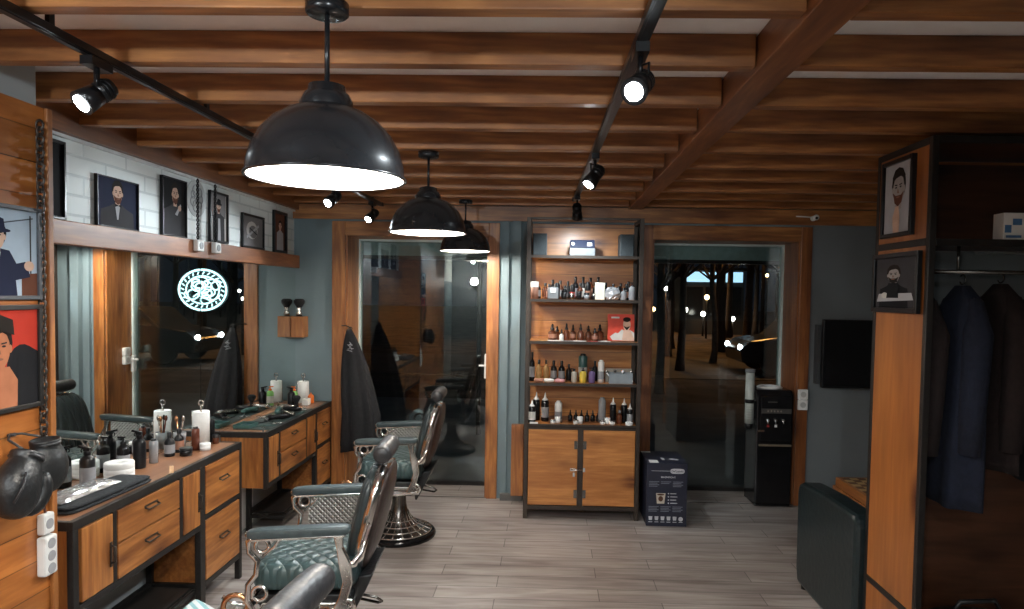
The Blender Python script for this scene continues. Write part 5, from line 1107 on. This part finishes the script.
b = MB(); b.box(-1.7695, -1.735, 2.282, 2.343, .635, .775); b.box(-1.7695, -1.740, 2.284, 2.338, .781, .855); obj('housing', b, M_WHITE, t, bevel=.008)
b = MB()
for k in range(3): b.cyl((-1.735, 2.312, .66+k*.044), (-1.7335, 2.312, .66+k*.044), .018, n=18)
b.cyl((-1.740, 2.311, .818), (-1.7385, 2.311, .818), .018, n=18); obj('socket_face', b, mat('socket_grey', (.35, .35, .36), .5), t)
b = MB(); b.tube([(-1.755, 2.31, .855), (-1.762, 2.31, .90), (-1.764, 2.31, .98)], .004, 6); obj('cord', b, M_BROWN, t)
# striped towel on the low shelf
t = thing('striped_towel', 'white and teal striped towel below the near counter', 'towel', (-1.7, 3.2, 0))
M_ST = bpy.data.materials.new('striped_cloth'); M_ST.use_nodes = True; N = M_ST.node_tree.nodes; L = M_ST.node_tree.links
tc = N.new('ShaderNodeTexCoord'); wv = N.new('ShaderNodeTexWave'); wv.inputs['Scale'].default_value = 12; wv.bands_direction = 'DIAGONAL'; L.new(tc.outputs['Object'], wv.inputs['Vector'])
rr = N.new('ShaderNodeValToRGB'); rr.color_ramp.interpolation = 'CONSTANT'; rr.color_ramp.elements[0].color = (.30, .52, .55, 1); rr.color_ramp.elements[1].position = .45; rr.color_ramp.elements[1].color = (.72, .76, .76, 1)
L.new(wv.outputs['Fac'], rr.inputs['Fac']); L.new(rr.outputs['Color'], N['Principled BSDF'].inputs['Base Color']); N['Principled BSDF'].inputs['Roughness'].default_value = .9
b = MB(); b.prism([(-1.735, .001), (-1.735, .10), (-1.67, .175), (-1.60, .14), (-1.52, .09), (-1.47, .001)], 1, 2.98, 3.16); obj('cloth', b, M_ST, t, bevel=.02)

# ------------------------------------------------------------------ pendant lamps
M_SHADE = mat('black_enamel', (.012, .013, .015), .24, spec=.45); M_INNER = mat('white_enamel', (.86, .84, .80), .5, noise=.02)
M_BULB = mat('bulb_white', (1, .95, .88), emit=25)
def pendant(x, y, zr, lab, vis=1):
    t = thing('pendant_lamp', lab, 'pendant lamp', (x, y, zr), 'black dome pendant lamps')
    R = .183
    o = [(R+.004, zr-.004), (R, zr), (R*.985, zr+.03), (R*.93, zr+.065), (R*.83, zr+.10), (R*.68, zr+.13), (R*.50, zr+.152), (R*.33, zr+.163), (.058, zr+.166)]
    b = MB(); b.lathe(o, (x, y, 0), 48); b.torus((x, y, zr-.001), R+.001, .004, n=48, m=6); obj('shade', b, M_SHADE, t)
    b = MB(); b.lathe([(r-.004, h-.003) for r, h in o[1:]]+[(.0, zr+.162)], (x, y, 0), 48); obj('shade_lining', b, M_INNER, t)
    b = MB(); b.lathe([(.060, zr+.164), (.060, zr+.178), (.052, zr+.195), (.045, zr+.198), (.042, zr+.215), (.018, zr+.222), (0, zr+.222)], (x, y, 0), 32); b.box(x-.062, x-.055, y-.01, y+.01, zr+.166, zr+.18); obj('neck_cap', b, M_SHADE, t)
    b = MB(); b.cyl((x, y, zr+.22), (x, y, 2.30), .006, n=12); obj('stem', b, M_SHADE, t)
    b = MB(); b.lathe([(0, ZB-.0322), (.046, ZB-.032), (.05, ZB-.028), (.05, ZB-.0045), (0, ZB-.0045)], (x, y, 0), 32); obj('canopy', b, M_SHADE, t)
    b = MB(); b.ell((x, y, zr+.085), .034, .034, .042, 16, 10); b.cyl((x, y, zr+.12), (x, y, zr+.16), .016, n=12); obj('bulb', b, M_BULB, t)
    lamp_obj('bulb_light', 'POINT', (x, y, zr+.03), P_PEND, WARM, t, shadow_soft_size=.04)
    return t
pendant(-.537, 1.62, 1.918, 'nearest and largest-looking black dome pendant lamp'); pendant(-.60, 3.31, 1.938, 'middle one of the three black dome pendant lamps'); pendant(-.63, 5.0, 1.955, 'farthest black dome pendant lamp, beside the glass door')
# ------------------------------------------------------------------ track lights
def track(x, y0, y1, z, lab, a=0):
    t = thing('ceiling_track', lab, 'lighting track', (x, (y0+y1)/2, z), 'black lighting tracks')
    b = MB(); b.rot(a, 'Z', (x, 1.6, 0)); b.box(x-.017, x+.017, y0, y1, z, z+.022); b.box(x-.010, x+.010, y0, y1, z-.003, z); obj('rail', b, M_BLACK, t, bevel=.002)
    b = MB(); b.rot(a, 'Z', (x, 1.6, 0))
    for k in range(int((y1-y0)/.8)+1): yy = y0+.15+k*.8; b.box(x-.006, x+.006, yy-.01, yy+.01, z+.022, ZC-.001)
    obj('clip', b, M_BLACK, t)
    b = MB(); b.rot(a, 'Z', (x, 1.6, 0)); b.box(x-.02, x+.02, y1, y1+.03, z-.002, z+.024); b.box(x-.02, x+.02, y0-.03, y0, z-.002, z+.024); obj('end_cap', b, M_BLACK, t)
track(-1.30, -1.6, 5.15, 2.296, 'long black ceiling track on the mirror side'); track(.228, -1.6, 4.75, 2.296, 'black ceiling track right of the pendant lamps', .0208)
def spot(x, y, zt, aim, power, lab, name='track_spotlight', ang=1.7, glow=60, drop=.10):
    t = thing(name, lab, 'spotlight', (x, y, zt), 'black track spotlights')
    b = MB(); b.box(x-.018, x+.018, y-.045, y+.045, zt-.028, zt-.0035); b.cyl((x, y, zt-.028), (x, y, zt-drop+.02), .008, n=10); obj('adapter', b, M_BLACK, t)
    c = Vector((x, y, zt-drop)); d = (Vector(aim)-c).normalized(); e = c+d*.055; s = c-d*.05
    b = MB(); b.cyl(s, c, .026, .030, 20); b.cyl(c, e, .030, .036, 20)
    for k in range(3): q = s+d*(.012+.012*k); b.cyl(q, q+d*.004, .031, n=20)
    obj('lamp_head', b, M_BLACK, t)
    b = MB(); b.cyl(e, e+d*.002, .024, n=20); obj('lens', b, mat('led_lens_%d' % glow, COOL, emit=glow), t)
    side = d.orthogonal().normalized(); b = MB(); b.tube([c+side*.034, c+side*.036+Vector((0, 0, .03)), Vector((x, y, zt-drop+.05)), c-side*.036+Vector((0, 0, .03)), c-side*.034], .004, 6); obj('yoke', b, M_BLACK, t)
    if power: lamp_obj('led_light', 'SPOT', e+d*.022, power, COOL, t, aim=aim, spot_size=ang, spot_blend=.6, shadow_soft_size=.03)
    return t
ZT = 2.296
spot(-1.30, 1.93, ZT, (-1.62, 1.32, 1.62), P_SPOT*.5, 'glaring spotlight on the left track above the partition')
spot(-1.30, 4.04, ZT, (-1.90, 2.9, 1.2), P_SPOT*.55, 'small spotlight on the left track above the middle chair')
spot(-1.30, 4.93, ZT, (-1.90, 3.8, 1.2), P_SPOT*.5, 'farthest spotlight on the left track near the back corner')
spot(.224, 1.80, ZT, (-.25, .8, 1.5), P_SPOT, 'brightest spotlight at the near part of the right track', ang=1.9)
spot(.196, 3.17, ZT, (-.75, 2.6, .8), P_SPOT, 'middle spotlight on the right track', ang=1.6)
spot(.168, 4.52, ZT, (.24, 5.3, 1.3), P_SPOT*.45, 'farthest spotlight on the right track, turned to the shelf unit', ang=1.9)
# unseen spotlights and pendant added behind the viewer for light on the beams
spot(-1.30, .2, ZT, (-1.0, 2.6, .9), P_SPOT*1.0, 'unseen spotlight added on the left track behind the viewer')
spot(.266, -.2, ZT, (-.6, 2.6, .7), P_SPOT*1.0, 'unseen spotlight added on the right track behind the viewer')
pendant(-.52, -.75, 1.92, 'unseen pendant lamp added behind the viewer')

def fill_globe(x, lab):  # unseen globe lamp, added to brighten the beam fronts
    t = thing('added_fill_lamp', lab, 'wall lamp', (x, YN, 1.7), 'added fill globes')
    b = MB(); b.cyl((x, YN+.001, 1.75), (x, YN+.02, 1.75), .05, n=24); b.tube([(x, YN+.02, 1.75), (x, YN+.12, 1.72), (x, YN+.14, 1.78)], .008, 8); b.lathe([(0, 1.77), (.04, 1.77), (.045, 1.80), (0, 1.80)], (x, YN+.14, 0), 20); obj('bracket', b, M_IRON, t)
    b = MB(); b.ell((x, YN+.14, 1.87), .075, .075, .075, 20, 12); obj('globe', b, mat('globe_glow', (1, .9, .78), emit=9), t)
    lamp_obj('globe_light', 'POINT', (x, YN+.32, 1.87), P_BACK*2.2, WARM, t, shadow_soft_size=.08)
fill_globe(-1.55, 'unseen globe lamp added behind the viewer to light the beams')
